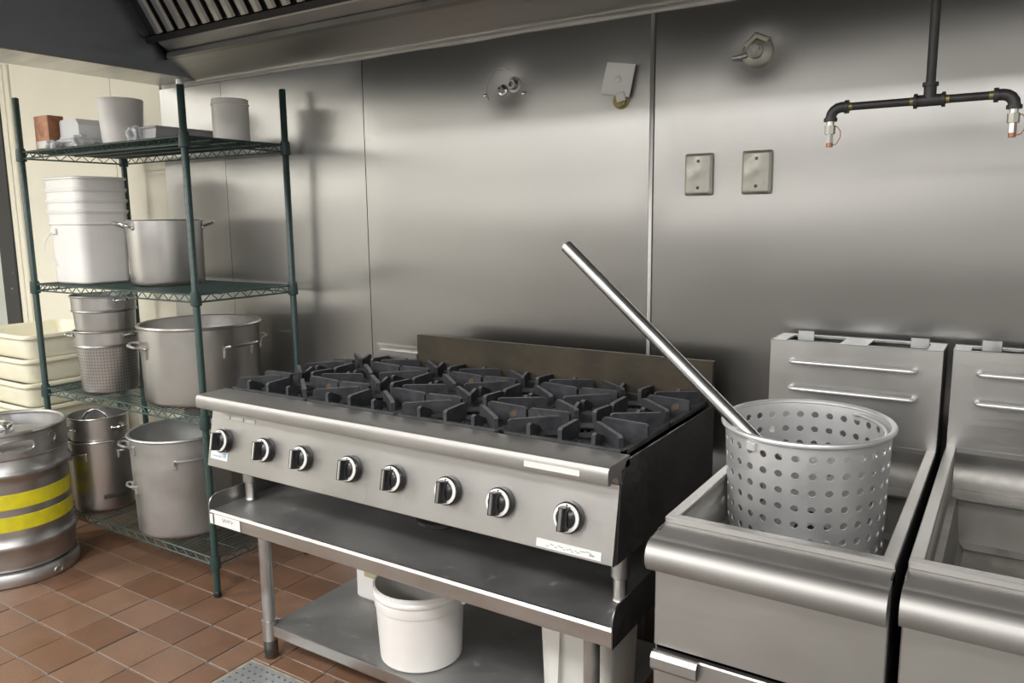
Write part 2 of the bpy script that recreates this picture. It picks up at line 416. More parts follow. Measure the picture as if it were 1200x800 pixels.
# seam cover strip and cream panels
MB().box(1.0185, -.005, 0, 1.0315, .011, 1.947, bev=.0035, seg=2).build('seam_strip', M_STEEL, bw)
for a, c in ((-1.705+.002, -1.3245), (-2.62, -1.705-.002)): MB().box(a, .002, 0, c, .0118, H-.01, bev=.001).build('cream_panel', M_CREAM, bw)
struct(MB().box(-2.725, -.012, 0, -2.622, .0118, 2.2, bev=.004).box(-2.690, -.020, 0, -2.660, -.010, 2.2, bev=.003).build('trim_1', M_CREAM))
door = struct(MB().box(-3.6, -.004, 0.01, -2.886, .0118, 2.06, bev=.002).build('door_1', M_DOOR))
MB().box(-2.884, -.022, 0, -2.7265, .0118, 2.10, bev=.003).build('door_frame', M_BLACKPAINT, door)
# wobbly sealant bead where the sheets meet the hood
pts = []
for i in range(150):
    x = -1.15+i*(4.0/149); pts.append((x, -.004, 1.950+.0008*sin(i*.3)+.0008*sin(i*.11)))
struct(MB().tube(pts, [.0065+.0008*sin(i*.37)+.0006*random.random() for i in range(150)], 8).build('trim_2', M_CAULK))

# ------------------------------------------------------------------ exhaust hood
hd = thing('exhaust_hood', 'large stainless steel exhaust hood with baffle filters over the cooking line', 'range hood', (0, -.6, 1.95))
HX0, HXI, HX1, HF, HZ = -1.316, -1.05, 3.6, -1.30, 1.968
MB().box(HX0, HF, HZ, HXI, -.002, HZ+.006).box(HX0, HF, HZ+.006, HX0+.006, -.002, H-.01).build('end_flange', M_HOOD, hd)
MB().box(HXI-.006, HF, HZ+.006, HXI, -.002, H-.01).build('end_panel', M_HOODEND, hd)
MB().box(HXI-.02, -.075, HZ+.022, HXI+.0015, -.05, HZ+.028).build('slot_mark', M_BAFDARK, hd)
MB().sheet(((-.0015, HZ-.014), (-.0015, HZ), (-.020, HZ+.004), (-.145, 2.026)), 'x', HXI, HX1, .003).build('back_panel', M_HOOD, hd)
MB().sheet(((-.143, 2.024), (-.158, 2.030), (-.158, 2.046), (-.150, 2.052), (-.186, 2.082), (-.190, 2.098), (-.182, 2.108)), 'x', HXI+.03, HX1, .003).build('grease_trough', M_STEEL, hd)
FA = (-.205, 2.098); FD = Vector((-.085, .137)).normalized()      # filter plane in y,z
FN = Vector((-FD.y, FD.x))                                        # towards the cook
def fpt(t, n): return (FA[0]+FD.x*t+FN.x*n, FA[1]+FD.y*t+FN.y*n)
MB().prism([fpt(0, -.006), fpt(.52, -.006), fpt(.52, -.012), fpt(0, -.012)], 'x', HXI+.001, HX1).build('filter_back', M_BAFDARK, hd)
MB().prism([fpt(-.012, .022), fpt(.012, .022), fpt(.012, -.005), fpt(-.012, -.005)], 'x', HXI+.005, HX1).build('filter_rail', M_SOOT, hd)
bf = MB(); Bpoly = [(-.021, 0), (-.021, .010), (-.012, .019), (.012, .019), (.021, .010), (.021, 0), (.016, 0), (.016, .008), (.009, .014), (-.009, .014), (-.016, .008), (-.016, 0)]
A_ = []; B_ = []
for px, pn in Bpoly:
    y, z = fpt(.016, pn); A_.append(bf.bm.verts.new((px, y, z))); y, z = fpt(.50, pn); B_.append(bf.bm.verts.new((px, y, z)))
bf.bm.faces.new(A_); bf.bm.faces.new(B_[::-1])
for i in range(12): bf.bm.faces.new((A_[i], B_[i], B_[(i+1) % 12], A_[(i+1) % 12]))
b0 = bf.build('baffle', M_BAFFLE, hd, origin=(0, 0, 0)); b0.location = Vector((-.960, 0, 0))-WPOS[hd.name]
for i in range(1, 56):
    c = b0.copy(); COL.objects.link(c); c.location = Vector((-.960+.0727*i, 0, 0))-WPOS[hd.name]
MB().box(HXI, HF, HZ-.02, HX1, HF+.006, H-.01).box(HXI, HF+.006, HZ-.02, HX1, HF+.05, HZ-.014).build('front_panel', M_HOOD, hd)
MB().prism([fpt(.52, .0), (-1.29, 2.70), (-1.29, 2.706), fpt(.53, -.006)], 'x', HXI, HX1).build('top_panel', M_HOOD, hd)

# ------------------------------------------------------------------ wire shelving rack
RX, RY, RPH, RL, RW = -.447, -.511, .011, 1.06, .442
RS = (1.645, 1.106, .663, .134)
def rk(u, v, z): return (RX+cos(RPH)*u-sin(RPH)*v, RY+sin(RPH)*u+cos(RPH)*v, z)
DECK = [z+.0165 for z in RS]
rack = thing('shelving_rack', 'tall green wire shelving rack loaded with pots and tubs', 'shelf rack', (RX, RY, 0), RPH)
def lb(mb): return mb
WPOS[rack.name] = Vector((0, 0, 0))     # rack parts are written in the rack's own frame
CN = ((-RL, 0), (0, 0), (0, RW), (-RL, RW)); TOPS = (1.872, 1.826, 1.864, 1.868)
for (u, v), t in zip(CN, TOPS):
    p = MB().lathe([(0, 0.012), (.0125, .012), (.0125, t-.004), (.010, t), (0, t)], (u, v, 0), 16)
    for k in range(1, 60):
        z = .05+k*.03
        if z < t-.02: p.lathe([(.0126, z-.0012), (.0131, z), (.0126, z+.0012)], (u, v, 0), 12)
    po = p.build('post', M_POST, rack)
    MB().lathe([(0, 0), (.013, 0), (.014, .004), (.014, .018), (.0126, .02)], (u, v, 0), 14).build('foot', M_BLACK, po)
MB().lathe([(.0128, TOPS[1]-.002), (.0132, TOPS[1]), (.0132, TOPS[1]+.016), (.011, TOPS[1]+.018), (0, TOPS[1]+.018)], (0, 0, 0), 16).build('bare_post_tip', M_GALV, rack)['label'] = 'bare silver tip of the post'
def shelf(z):
    zt, zb, zw = z+.0125, z-.0135, z+.0125
    f = MB(); i = .012
    rect = [(-RL+i, 0), (-i, 0), (0, i), (0, RW-i), (-i, RW), (-RL+i, RW), (-RL, RW-i), (-RL, i)]
    for q in (zt, zb): f.tube([(a, b, q) for a, b in rect], .0034, 6, closed=True)
    s = f.build('wire_shelf', M_WIRE, rack)
    t = MB()
    for (ax, ay), (bx, by) in (((-RL+.03, 0), (-.03, 0)), ((0, .03), (0, RW-.03)), ((-RL+.03, RW), (-.03, RW)), ((-RL, .03), (-RL, RW-.03))):
        L = hypot(bx-ax, by-ay); n = int(L/.031)
        t.tube([(ax+(bx-ax)*k/n, ay+(by-ay)*k/n, zt if k % 2 else zb) for k in range(n+1)], .0022, 5)
    t.build('zigzag_truss', M_WIRE, s)
    d = MB(); n = 44
    for k in range(1, n):
        x = -RL+RL*k/n; d.tube([(x, .0, zw), (x, RW, zw)], .0021, 5)
    for y in (.11, .22, .33): d.tube([(-RL+.004, y, zw-.005), (-.004, y, zw-.005)], .0028, 6)
    tag(d.build('wire_deck', M_WIRE, s), kind='stuff')
    for u, v in CN:
        MB().lathe([(.0128, z+.026), (.0165, z+.026), (.0185, z+.012), (.0195, z-.014), (.0195, z-.024), (.0128, z-.026)], (u, v, 0), 16).build('corner_collar', M_COLLAR, s)
    return s
for z in RS: shelf(z)

# ------------------------------------------------------------------ pots
def loop_handle(mb, R, ang, z, half, out, r=.0045, rise=.0, drop=.022, pad=True):
    """bar handle: two ends flat on the wall, bar standing off"""
    a = radians(ang); h = half/R
    def P(da, rad, zz): return (rad*cos(a+da), rad*sin(a+da), zz)
    pts = [P(-h, R+.003, z-drop), P(-h, R+.006, z-.004), P(-h*.97, R+out*.45, z+rise*.6), P(-h*.85, R+out*.9, z+rise), P(-h*.6, R+out, z+rise),
           P(0, R+out+.004, z+rise), P(h*.6, R+out, z+rise), P(h*.85, R+out*.9, z+rise), P(h*.97, R+out*.45, z+rise*.6), P(h, R+.006, z-.004), P(h, R+.003, z-drop)]
    mb.tube(pts, r, 8)
    if pad:
        for s in (-1, 1):
            Mx = Matrix.Rotation(a+s*h, 4, 'Z') @ Matrix.Translation((R, 0, z-drop*.7))
            mb.box(-.002, -.0075, -.018, .006, .0075, .016, bev=.002, M=Mx)
def ear_handle(mb, R, ang, z, half, out, r=.005, tilt=.3):
    a = radians(ang); pts = []
    for i in range(11):
        t = pi*i/10; y = -half*cos(t); o = out*sin(t)
        pts.append((y, o))
    Mx = Matrix.Rotation(a, 4, 'Z')
    mb.tube([Mx @ Vector((math.sqrt(max(R*R-y*y, 0))-.002+o, y, z+o*tilt)) for y, o in pts], r, 8)
    for s in (-1, 1):
        Mp = Mx @ Matrix.Translation((math.sqrt(R*R-half*half), s*half, z)) @ Matrix.Rotation(radians(90), 4, 'Y')
        mb.lathe([(0, .006), (.009, .004), (.010, -.002)], (0, 0, 0), 10, M=Mp)
def pot_body(rt_, rb_, h, th=.004, rim=.006, n=56, base_r=.018):
    p = [(0, 0), (rb_-base_r, 0)]+[(rb_-base_r+base_r*sin(radians(a)), base_r-base_r*cos(radians(a))) for a in (22, 45, 67, 90)]
    p += [(rt_, h-rim*1.6)]
    p += [(rt_+rim*.55+rim*.8*cos(radians(a)), h-rim*.8+rim*.8*sin(radians(a))) for a in (-120, -60, 0, 60, 110)]
    p += [(rt_-th, h-rim*.4), (rb_-th, base_r+th), (rb_-base_r, th+.001), (0, th+.001)]
    return p
def pot(name, label, loc, rt_, rb_, h, mat, handles, rz=0, cat='pot', kind='loop', group=None, rim=.006):
    t = thing(name, label, cat, loc, rz, group); WPOS[t.name] = Vector((0, 0, 0))
    MB().lathe(pot_body(rt_, rb_, h, rim=rim), (0, 0, 0), 64).build('body', mat, t, smooth=40)
    for hd_ in handles:
        b = MB()
        if kind == 'loop': loop_handle(b, rb_+(rt_-rb_)*hd_[1]/h, *hd_)
        else: ear_handle(b, rb_+(rt_-rb_)*hd_[1]/h, *hd_)
        b.build('handle', M_CHROME if kind == 'ear' else mat, t)
    return t
pot('stockpot', 'big bright steel stockpot on third shelf, behind the near green post', (-.750, -.287, DECK[2]), .222, .218, .304, M_POT,
    ((3, .222, .066, .034, .0055, .006, .034), (-117, .222, .075, .038, .0055, .006, .034), (72, .222, .06, .034, .0055, .006, .034)), rim=.008)
pot('stockpot', 'large dull grey aluminium stockpot on bottom shelf beside the stand', (-.836, -.352, DECK[3]), .190, .180, .400, M_POTWORN,
    ((-24, .318, .060, .026, .0048, .004), (-112, .368, .05, .034, .005, .004), (-112, .205, .035, .022, .0045, .0), (156, .318, .06, .026, .0048, .004)), rim=.007)
pot('stockpot', 'straight steel pot with two loop handles on the second shelf beside the square buckets', (-.953, -.271, DECK[1]), .143, .140, .258, M_POT,
    ((-106, .226, .044, .052, .0055, .42), (60, .226, .042, .046, .0055, .42)), kind='ear', rim=.003)
lp = pot('stockpot', 'outer steel pot of nested pair on the bottom shelf beside the keg', (-1.343, -.400, DECK[3]), .126, .123, .312, M_POT,
    ((-78, .262, .042, .017, .0045, .0), (22, .262, .042, .026, .0045, .0)), rim=.005)
MB().box(-.045, -.003, -.009, .045, .0015, .009, bev=.002, M=Matrix.Rotation(radians(-12+90), 4, 'Z') @ Matrix.Translation((0, -.1242, .07))).build('nameplate', M_DARKSTEEL, lp)['label'] = 'small dark embossed plate'
ip = thing('stockpot', 'inner pot of nested pair on the bottom shelf, a loop handle inside it', 'pot', (-1.343, -.400, DECK[3]+.06)); WPOS[ip.name] = Vector((0, 0, 0))
MB().lathe(pot_body(.119, .112, .350, rim=.004, base_r=.03), (0, 0, 0), 56).build('body', M_POT, ip, smooth=40)
for a in (-96, 12):
    b = MB(); ear_handle(b, .1165, a, .300, .03, .035, .0045, .2); b.build('handle', M_CHROME, ip)
ld = thing('lid', 'pot lid sunk inside the nested pots, its loop handle showing', 'lid', (-1.343, -.400, DECK[3]+.335)); WPOS[ld.name] = Vector((0, 0, 0))
MB().lathe([(0, .010), (.06, .007), (.108, 0), (.108, -.003), (.06, .004), (0, .007)], (0, 0, 0), 40).build('disc', M_DARKSTEEL, ld)
MB().tube([(.055*cos(t)*cos(.9)-.01, .055*cos(t)*sin(.9)-.01, .006+.085*sin(t)) for t in [pi*i/14 for i in range(15)]], .0055, 8).build('handle', M_CHROME, ld)

# two nested strainers
def strainer(label, loc, ha, rz=0, bm_=None):
    t = thing('strainer_insert', label, 'strainer', loc, rz, None); WPOS[t.name] = Vector((0, 0, 0))
    MB().lathe([(0, 0), (.098, 0), (.106, .005), (.1075, .012), (.1165, .192), (.1140, .192), (.105, .014), (0, .004)], (0, 0, 0), 64).build('perforated_body', bm_ or M_STRAIN, t)
    MB().lathe([(.1165, .190), (.1225, .192), (.1245, .196), (.1225, .200), (.1205, .202), (.1215, .250), (.1255, .252), (.1265, .256), (.1245, .259), (.1195, .256), (.1180, .203), (.1145, .192)], (0, 0, 0), 64).build('collar', M_POT, t)
    for a in ha:
        b = MB(); ear_handle(b, .1215, a, .236, .026, .034, .0042, .25); b.build('handle', M_CHROME, t)
    return t
strainer('lower steel strainer pot of nested pair with punched body showing, third shelf', (-1.217, -.400, DECK[2]), (-120, 14))
strainer('upper steel strainer pot nested in the other, on the third shelf', (-1.217, -.400, DECK[2]+.142), (2, 178), 0, M_POT)

# ------------------------------------------------------------------ tubs and boxes on the rack
def tub(name, label, loc, rt_, rb_, h, mat, lip=None, cat='tub', tilt=None):
    t = thing(name, label, cat, loc); WPOS[t.name] = Vector((0, 0, 0))
    pr = [(0, 0), (rb_-.008, 0), (rb_, .006), (rt_, h-.008)]
    pr += [(rt_+.001, h-.003), (rt_-.001, h), (rt_-.003, h-.001), (rb_-.004, .008), (0, .005)]
    MB().lathe(pr, (0, 0, 0), 56).build('body', mat, t)
    if lip:
        MB().lathe([(rt_-.0005, h-lip-.004), (rt_+.003, h-lip-.003), (rt_+.003, h-lip), (rt_-.002, h-lip+.002)], (0, 0, 0), 56).build('rim', mat, t)
    if tilt: t.rotation_euler = tilt
    return t
tub('plastic_tub', 'tapered greyish white tub on top shelf, between white foam boxes and grey pan', rk(-.665, .20, DECK[0]), .0855, .0735, .192, M_TUB)
tub('plastic_tub', 'straight white round tub at the wall end of the top shelf', rk(-.128, .30, DECK[0]), .0665, .0665, .158, M_WHITE, lip=.018)
t = thing('carton', 'small brown printed carton at left end of the top shelf', 'box', rk(-.985, .085, DECK[0]), RPH+.02); WPOS[t.name] = Vector((0, 0, 0))
MB().box(-.05, -.032, 0, .05, .032, .140, bev=.0015).build('body', M_BROWNBOX, t)
MB().box(-.049, -.0335, .002, .049, -.0315, .138).build('printed_face', M_BROWNBOXF, t)
b = MB(); b.lathe([(0, .001), (.024, .001), (.026, 0), (.026, -.001)], (0, 0, 0), 24, M=Matrix.Translation((0, -.0335, .085)) @ Matrix.Rotation(radians(90), 4, 'X') @ Matrix.Scale(.8, 4, (1, 0, 0)) @ Matrix.Scale(1.25, 4, (0, 1, 0)))
b.build('printed_oval', M_BROWNBOX, t)
MB().box(-.042, -.0342, .012, .042, -.0332, .040).build('printed_band', M_PRINTW, t)
# foam clamshell on a film-wrapped tray
t = thing('foam_box', 'white foam takeaway box lying on wrapped trays, top shelf', 'box', rk(-.850, .165, DECK[0]+.052), RPH); WPOS[t.name] = Vector((0, 0, 0))
MB().prism([(-.068, 0), (.068, 0), (.068, .044), (.050, .068), (-.060, .068), (-.068, .060)], 'y', -.075, .075).build('lid', M_FOAM, t)
MB().box(-.072, -.079, -.008, .072, .079, .001, bev=.002).build('base', M_FOAM, t)
t = thing('tray_stack', 'pale wrapped plastic trays under the white foam box on the top shelf', 'tray', rk(-.850, .155, DECK[0]), RPH); WPOS[t.name] = Vector((0, 0, 0))
MB().prism([(-.066, 0), (.066, 0), (.078, .028), (-.078, .028)], 'y', -.075, .085).build('tray', M_TRAY, t)
MB().box(-.082, -.08, .0285, .082, .09, .0435, bev=.004).build('wrapped_tray', M_BAG, t)
def crumple(name, label, loc, sx, sy, sz, seed):
    rnd = random.Random(seed); b = MB()
    bmesh.ops.create_icosphere(b.bm, subdivisions=4, radius=1)
    ph = [rnd.uniform(0, 6) for _ in range(9)]
    for v in b.bm.verts:
        c = v.co; k = 1+.16*sin(5*c.x+ph[0]+2*sin(4*c.y+ph[1]))+.13*sin(7*c.z+ph[2]+3*c.x)+.07*sin(13*c.y+ph[3]+4*c.z)
        v.co = Vector((c.x*sx*k, c.y*sy*k, max(c.z*sz*k, -sz*.55)))
    zmin = min(v.co.z for v in b.bm.verts)
    for v in b.bm.verts: v.co.z -= zmin
    o = b.build(name, M_BAG, None, smooth=80); o.location = loc
    return tag(o, label, 'film' if name == 'plastic_wrap' else 'bag')
crumple('plastic_bag', 'crumpled clear bag beside the brown carton on the top shelf', rk(-.900, .045, DECK[0]), .030, .026, .022, 3)
crumple('plastic_bag', 'crumpled white bag between foam box and tapered tub on top shelf', rk(-.735, .075, DECK[0]), .026, .040, .034, 5)
t = thing('grey_pan', 'long grey pan with rim lying on the top shelf by the post', 'pan', rk(-.345, .215, DECK[0]), RPH); WPOS[t.name] = Vector((0, 0, 0))
MB().prism([(-.045, 0), (.045, 0), (.058, .050), (-.058, .050)], 'y', -.12, .13).build('body', M_TRAY, t)
MB().box(-.066, -.128, .050, .066, .138, .058, bev=.003).build('rim', M_TRAY, t)
crumple('plastic_wrap', 'crumpled film bunched at the near end of the grey pan', rk(-.415, .09, DECK[0]), .036, .030, .040, 9)

# stacked square buckets
def sq_ring(hx, hy, r, n=4):
    out = []
    for cx, cy, a in ((hx-r, hy-r, 0), (-hx+r, hy-r, 90), (-hx+r, -hy+r, 180), (hx-r, -hy+r, 270)):
        out += [(cx+r*cos(radians(a+90*i/n)), cy+r*sin(radians(a+90*i/n))) for i in range(n+1)]
    return out
def sq_shell(mb, levels):
    """levels: (hx, hy, corner radius, z)"""
    R = [[mb.bm.verts.new((x, y, z)) for x, y in sq_ring(hx, hy, r)] for hx, hy, r, z in levels]
    n = len(R[0])
    for A, B in zip(R, R[1:]):
        for k in range(n): mb.bm.faces.new((A[k], A[(k+1) % n], B[(k+1) % n], B[k]))
    mb.bm.faces.new(R[0][::-1]); mb.bm.faces.new(R[-1])
    return mb
BU = rk(-.905, .165, DECK[1])
def square_bucket(label, z, first):
    t = thing('square_bucket', label, 'bucket', (BU[0], BU[1], z), RPH); WPOS[t.name] = Vector((0, 0, 0))
    hx, hy, h = .128, .108, .300
    sq_shell(MB(), [(hx-.012, hy-.012, .03, 0), (hx-.006, hy-.006, .035, .006), (hx, hy, .035, h), (hx-.004, hy-.004, .03, h), (hx-.012, hy-.012, .03, .012)]).build('body', M_WHITE, t)
    sq_shell(MB(), [(hx-.001, hy-.001, .035, h-.060), (hx+.006, hy+.006, .038, h-.058), (hx+.006, hy+.006, .038, h-.054), (hx+.002, hy+.002, .036, h-.050),
                    (hx+.002, hy+.002, .036, h-.010), (hx+.008, hy+.008, .038, h-.008), (hx+.008, hy+.008, .038, h-.001), (hx, hy, .035, h+.002), (hx-.006, hy-.006, .03, h)]).build('rim', M_WHITE, t)
    if first:
        b = MB()
        b.tube([(-hx*.55+.16*0, -hy-.006, h-.085)]+[(-.075-.045*sin(pi*i/10), -hy-.008-.012*sin(pi*i/10), h-.085-.135*(i/10)) for i in range(1, 10)]+[(-.07, -hy-.004, h-.225)], .0022, 6)
        b.build('bail', M_WHITE, t)
        MB().box(-.09, -hy-.008, h-.098, -.05, -hy+.002, h-.072, bev=.003).build('bail_lug', M_WHITE, t)
    return t
square_bucket('lowest square white bucket of the nested stack, with bail handle', DECK[1], True)
for k in range(3):
    b = square_bucket(('second square white bucket from the bottom of the nested stack', 'third square white bucket from the bottom of the nested stack', 'topmost square white bucket of the nested stack')[k]+' on the second shelf', DECK[1]+.044*(k+1), False)

# ------------------------------------------------------------------ ivory food boxes stacked on the floor
def food_box(label, z, dx, dy):
    t = thing('food_box', label, 'box', (-1.955+dx, -.285+dy, z), random.uniform(-.02, .02)); WPOS[t.name] = Vector((0, 0, 0))
    hx, hy, h = .255, .215, .112
    sq_shell(MB(), [(hx-.024, hy-.024, .035, 0), (hx-.016, hy-.016, .04, .010), (hx-.006, hy-.006, .045, h-.012), (hx+.004, hy+.004, .05, h-.010), (hx+.010, hy+.010, .05, h-.016), (hx+.012, hy+.012, .05, h-.008),
                    (hx+.010, hy+.010, .05, h), (hx-.002, hy-.002, .045, h+.001), (hx-.010, hy-.010, .045, h-.010), (hx-.020, hy-.020, .04, .014), (hx-.03, hy-.03, .035, .008)]).build('body', M_BIN, t, smooth=45)
    return t
names = ('topmost', 'second', 'third', 'fourth', 'fifth', 'sixth', 'seventh', 'lowest')
zz = 0
for k in range(8):
    lab = 'topmost ivory plastic food box of the stack, open, behind the keg' if k == 7 else names[7-k]+' ivory plastic food box '+('' if k == 0 else 'from the top ')+'in the stack behind the keg'
    food_box(lab, .004+.1105*k if False else k*.1095+.001, random.uniform(-.008, .008), random.uniform(-.008, .008))

# ------------------------------------------------------------------ beer keg
kg = thing('beer_keg', 'scuffed steel keg with two yellow stripes standing on the tile floor', 'keg', (-1.358, -.772, 0)); WPOS[kg.name] = Vector((0, 0, 0))
R = .214
prof = [(.190, .052), (.205, .062)] + [(R-.006, .075), (R, .100), (R, .140), (R+.008, .148), (R+.011, .158), (R+.008, .168), (R, .176), (R-.002, .200),
        (R-.002, .400), (R, .420), (R+.008, .428), (R+.011, .438), (R+.008, .448), (R, .456), (R, .490), (R-.006, .515), (.19, .540), (.14, .556), (.06, .562), (0, .562)]
MB().lathe([(0, .05), (.14, .05)]+prof, (0, 0, 0), 72).build('barrel', M_KEG, kg, smooth=50)
MB().lathe([(R-.003, .505), (R+.003, .503), (R+.006, .50), (R+.003, .495)][::-1], (0, 0, 0), 64).build('weld_seam', M_KEG, kg)
# top chime with oval hand holes
ch = MB()
def chime(mb, r, z0, z1, holes, hw, hh, nseg=72, th=.004):
    H_ = sorted([radians(a) % (2*pi) for a in holes]); hwid = hw/r*1.25
    zc = (z0+z1)/2
    spans = []; prev = None
    for i, a in enumerate(H_):
        nxt = H_[(i+1) % len(H_)]+(2*pi if i == len(H_)-1 else 0)
        # hole cell
        a0, a1 = a-hwid, a+hwid; q = 6
        outer = [(a1, z0+(z1-z0)*k/q) for k in range(q)]+[(a1+(a0-a1)*k/q, z1) for k in range(q)]+[(a0, z1+(z0-z1)*k/q) for k in range(q)]+[(a0+(a1-a0)*k/q, z0) for k in range(q)]
        inner = []
        for k in range(4*q):
            t = -pi/4+2*pi*k/(4*q); e = .55
            cx_ = abs(cos(t))**e*(1 if cos(t) > 0 else -1); sz_ = abs(sin(t))**e*(1 if sin(t) > 0 else -1)
            l = max(1, (abs(cx_)**2.6+abs(sz_)**2.6)**(1/2.6)); inner.append((a+hw/r*cx_/l, zc+hh*sz_/l))
        P = lambda aa, z: mb.bm.verts.new((r*cos(aa), r*sin(aa), z))
        O = [P(*o) for o in outer]; I = [P(*o) for o in inner]
        for k in range(4*q): mb.bm.faces.new((O[k], O[(k+1) % (4*q)], I[(k+1) % (4*q)], I[k]))
        # plain wall to the next hole
        b0, b1 = a1, nxt-hwid; n = max(3, int((b1-b0)/.09))
        A = [P(b0+(b1-b0)*k/n, z0) for k in range(n+1)]; B = [P(b0+(b1-b0)*k/n, z1) for k in range(n+1)]
        for k in range(n): mb.bm.faces.new((A[k], A[k+1], B[k+1], B[k]))
    bmesh.ops.remove_doubles(mb.bm, verts=mb.bm.verts, dist=.0002)
chime(ch, R+.001, .502, .590, (-13, 167), .058, .024)
co = ch.build('top_chime', M_KEG, kg, smooth=40)
so = co.modifiers.new('thick', 'SOLIDIFY'); so.thickness = .007; so.offset = 0; es = co.modifiers.new('split', 'EDGE_SPLIT'); es.split_angle = radians(40)
rim = MB(); rim.tube([((R)*cos(2*pi*k/64), (R)*sin(2*pi*k/64), .593) for k in range(64)], .0085, 10, closed=True); rim.build('rolled_rim', M_KEG, kg)
for a in (-13, 167):
    b = MB(); pts = []
    for k in range(28):
        t = 2*pi*k/28; e = .62; cx_ = abs(cos(t))**e*(1 if cos(t) > 0 else -1); sz_ = abs(sin(t))**e*(1 if sin(t) > 0 else -1)
        aa = radians(a)+.0585*cx_/R; pts.append(((R+.002)*cos(aa), (R+.002)*sin(aa), .546+.0245*sz_))
    b.tube(pts, .0042, 6, closed=True); b.build('hand_hole_lip', M_KEG, kg)
MB().lathe([(.200, .055), (.214, .052), (.220, .042), (.222, .020), (.219, .004), (.214, 0), (.208, .003), (.206, .03), (.196, .05)], (0, 0, 0), 72).build('bottom_chime', M_KEG, kg)
b = MB(); pts = []
for k in range(20):
    t = 2*pi*k/20; aa = radians(13)+.017*cos(t)/.222; pts.append((.2225*cos(aa), .2225*sin(aa), .024+.013*sin(t)))
b.tube(pts, .003, 6, closed=True); b.build('drain_ring', M_KEG, kg)
MB().lathe([(.038, .560), (.038, .590), (.034, .596), (.030, .596), (.028, .580), (0, .578)], (0, 0, 0), 32).build('valve_neck', M_CHROME, kg)
for z0, z1 in ((.307, .366), (.221, .279)):
    MB().lathe([(R-.0018, z0), (R-.0008, z0+.001), (R-.0008, z1-.001), (R-.0018, z1)], (0, 0, 0), 72).build('yellow_stripe', M_YELLOW, kg)['label'] = 'yellow painted stripe'
b = MB(); pts = []
for k in range(16):
    t = radians(-150+300*k/15); aa = radians(22)+.017*cos(t)/R*1.1; pts.append(((R+.003)*cos(aa), (R+.003)*sin(aa), .552+.022*sin(t)))
b.tube(pts, .0035, 6)
pts = []
for k in range(9):
    t = radians(90-200*k/8); aa = radians(23.5)+.007*cos(t)/R; pts.append(((R+.003)*cos(aa), (R+.003)*sin(aa), .548+.012*sin(t)))
b.tube(pts, .003, 6); b.build('embossed_mark', M_KEG, kg)
b = MB()
b.tube([(.115*1+.028*cos(t), .02+.028*sin(t), .562-.006) for t in [2*pi*k/24 for k in range(24)]], .003, 6, closed=True)
b.tube([(.115+.012*cos(t), .02+.018*sin(t), .5575) for t in [radians(40+280*k/12) for k in range(13)]], .0028, 6)
b.build('embossed_crest', M_KEG, kg)

# ------------------------------------------------------------------ floor drain
dr = thing('floor_drain', 'grey perforated floor drain cover set in the tiles', 'drain', (.16, -.8775, 0)); WPOS[dr.name] = Vector((0, 0, 0))
x0, x1, y0, y1 = -.155+.012, .155-.012, -.1525+.012, .1525-.012
b = MB(); nx, ny, hr = 11, 11, .0042
dxx, dyy = (x1-x0)/nx, (y1-y0)/ny
for i in range(nx):
    for j in range(ny):
        xa, ya = x0+i*dxx, y0+j*dyy; cx_, cy_ = xa+dxx/2, ya+dyy/2
        O = [b.bm.verts.new(q) for q in ((xa+dxx, ya, 0), (xa+dxx, ya+dyy/2, 0), (xa+dxx, ya+dyy, 0), (xa+dxx/2, ya+dyy, 0), (xa, ya+dyy, 0), (xa, ya+dyy/2, 0), (xa, ya, 0), (xa+dxx/2, ya, 0))]
        I = [b.bm.verts.new((cx_+hr*cos(radians(-45+45*k)), cy_+hr*sin(radians(-45+45*k)), 0)) for k in range(8)]
        for k in range(8): b.bm.faces.new((O[k], O[(k+1) % 8], I[(k+1) % 8], I[k]))
bmesh.ops.remove_doubles(b.bm, verts=b.bm.verts, dist=.0003)
for v in b.bm.verts: v.co.z = -.001
g = b.build('perforated_plate', plain('drain_plate_grey', (.36, .375, .38), .45, .15, 12, metallic=.5), dr); so = g.modifiers.new('thick', 'SOLIDIFY'); so.thickness = .004; so.offset = -1; es = g.modifiers.new('split', 'EDGE_SPLIT'); es.split_angle = radians(40)
f = MB()
for q in ((-.155, -.1525, .155, y0), (-.155, y1, .155, .1525), (-.155, y0, x0, y1), (x1, y0, .155, y1)): f.box(q[0], q[1], -.006, q[2], q[3], .001, bev=.0008)
f.build('frame', plain('limed_drain_frame', (.42, .38, .29), .7, 0, 40, col2=(.22, .19, .14), bstr=.5), dr)

# ------------------------------------------------------------------ equipment stand
SX0, SX1, SYF, SYB, SZ = -.062, 1.287, -.792, -.05, .506
st = thing('equipment_stand', 'low stainless steel equipment stand with undershelf carrying the range', 'stand', (.6, -.42, 0))
MB().box(SX0+.004, SYF+.003, SZ-.004, SX1-.004, SYB, SZ).build('top', M_STANDTOP, st)
MB().sheet([(SYF+.030, SZ-.044), (SYF+.006, SZ-.046), (SYF+.001, SZ-.042), (SYF, SZ-.006), (SYF+.004, SZ+.0015), (SYF+.010, SZ+.001)][::-1], 'x', SX0, SX1, .003).build('front_apron', M_STANDEDGE, st, smooth=12)
side = [(SYF, SZ-.046), (SYF, SZ+.012)] + arc(SYF+.034, SZ+.012, .034, 180, 90, 6)[1:] + [(SYB, SZ+.046), (SYB, SZ-.046)]
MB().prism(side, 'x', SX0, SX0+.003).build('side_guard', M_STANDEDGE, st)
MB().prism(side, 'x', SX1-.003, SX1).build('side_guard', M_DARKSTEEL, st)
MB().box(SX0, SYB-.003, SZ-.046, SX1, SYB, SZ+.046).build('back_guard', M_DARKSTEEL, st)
LX, LY = .044, -.679
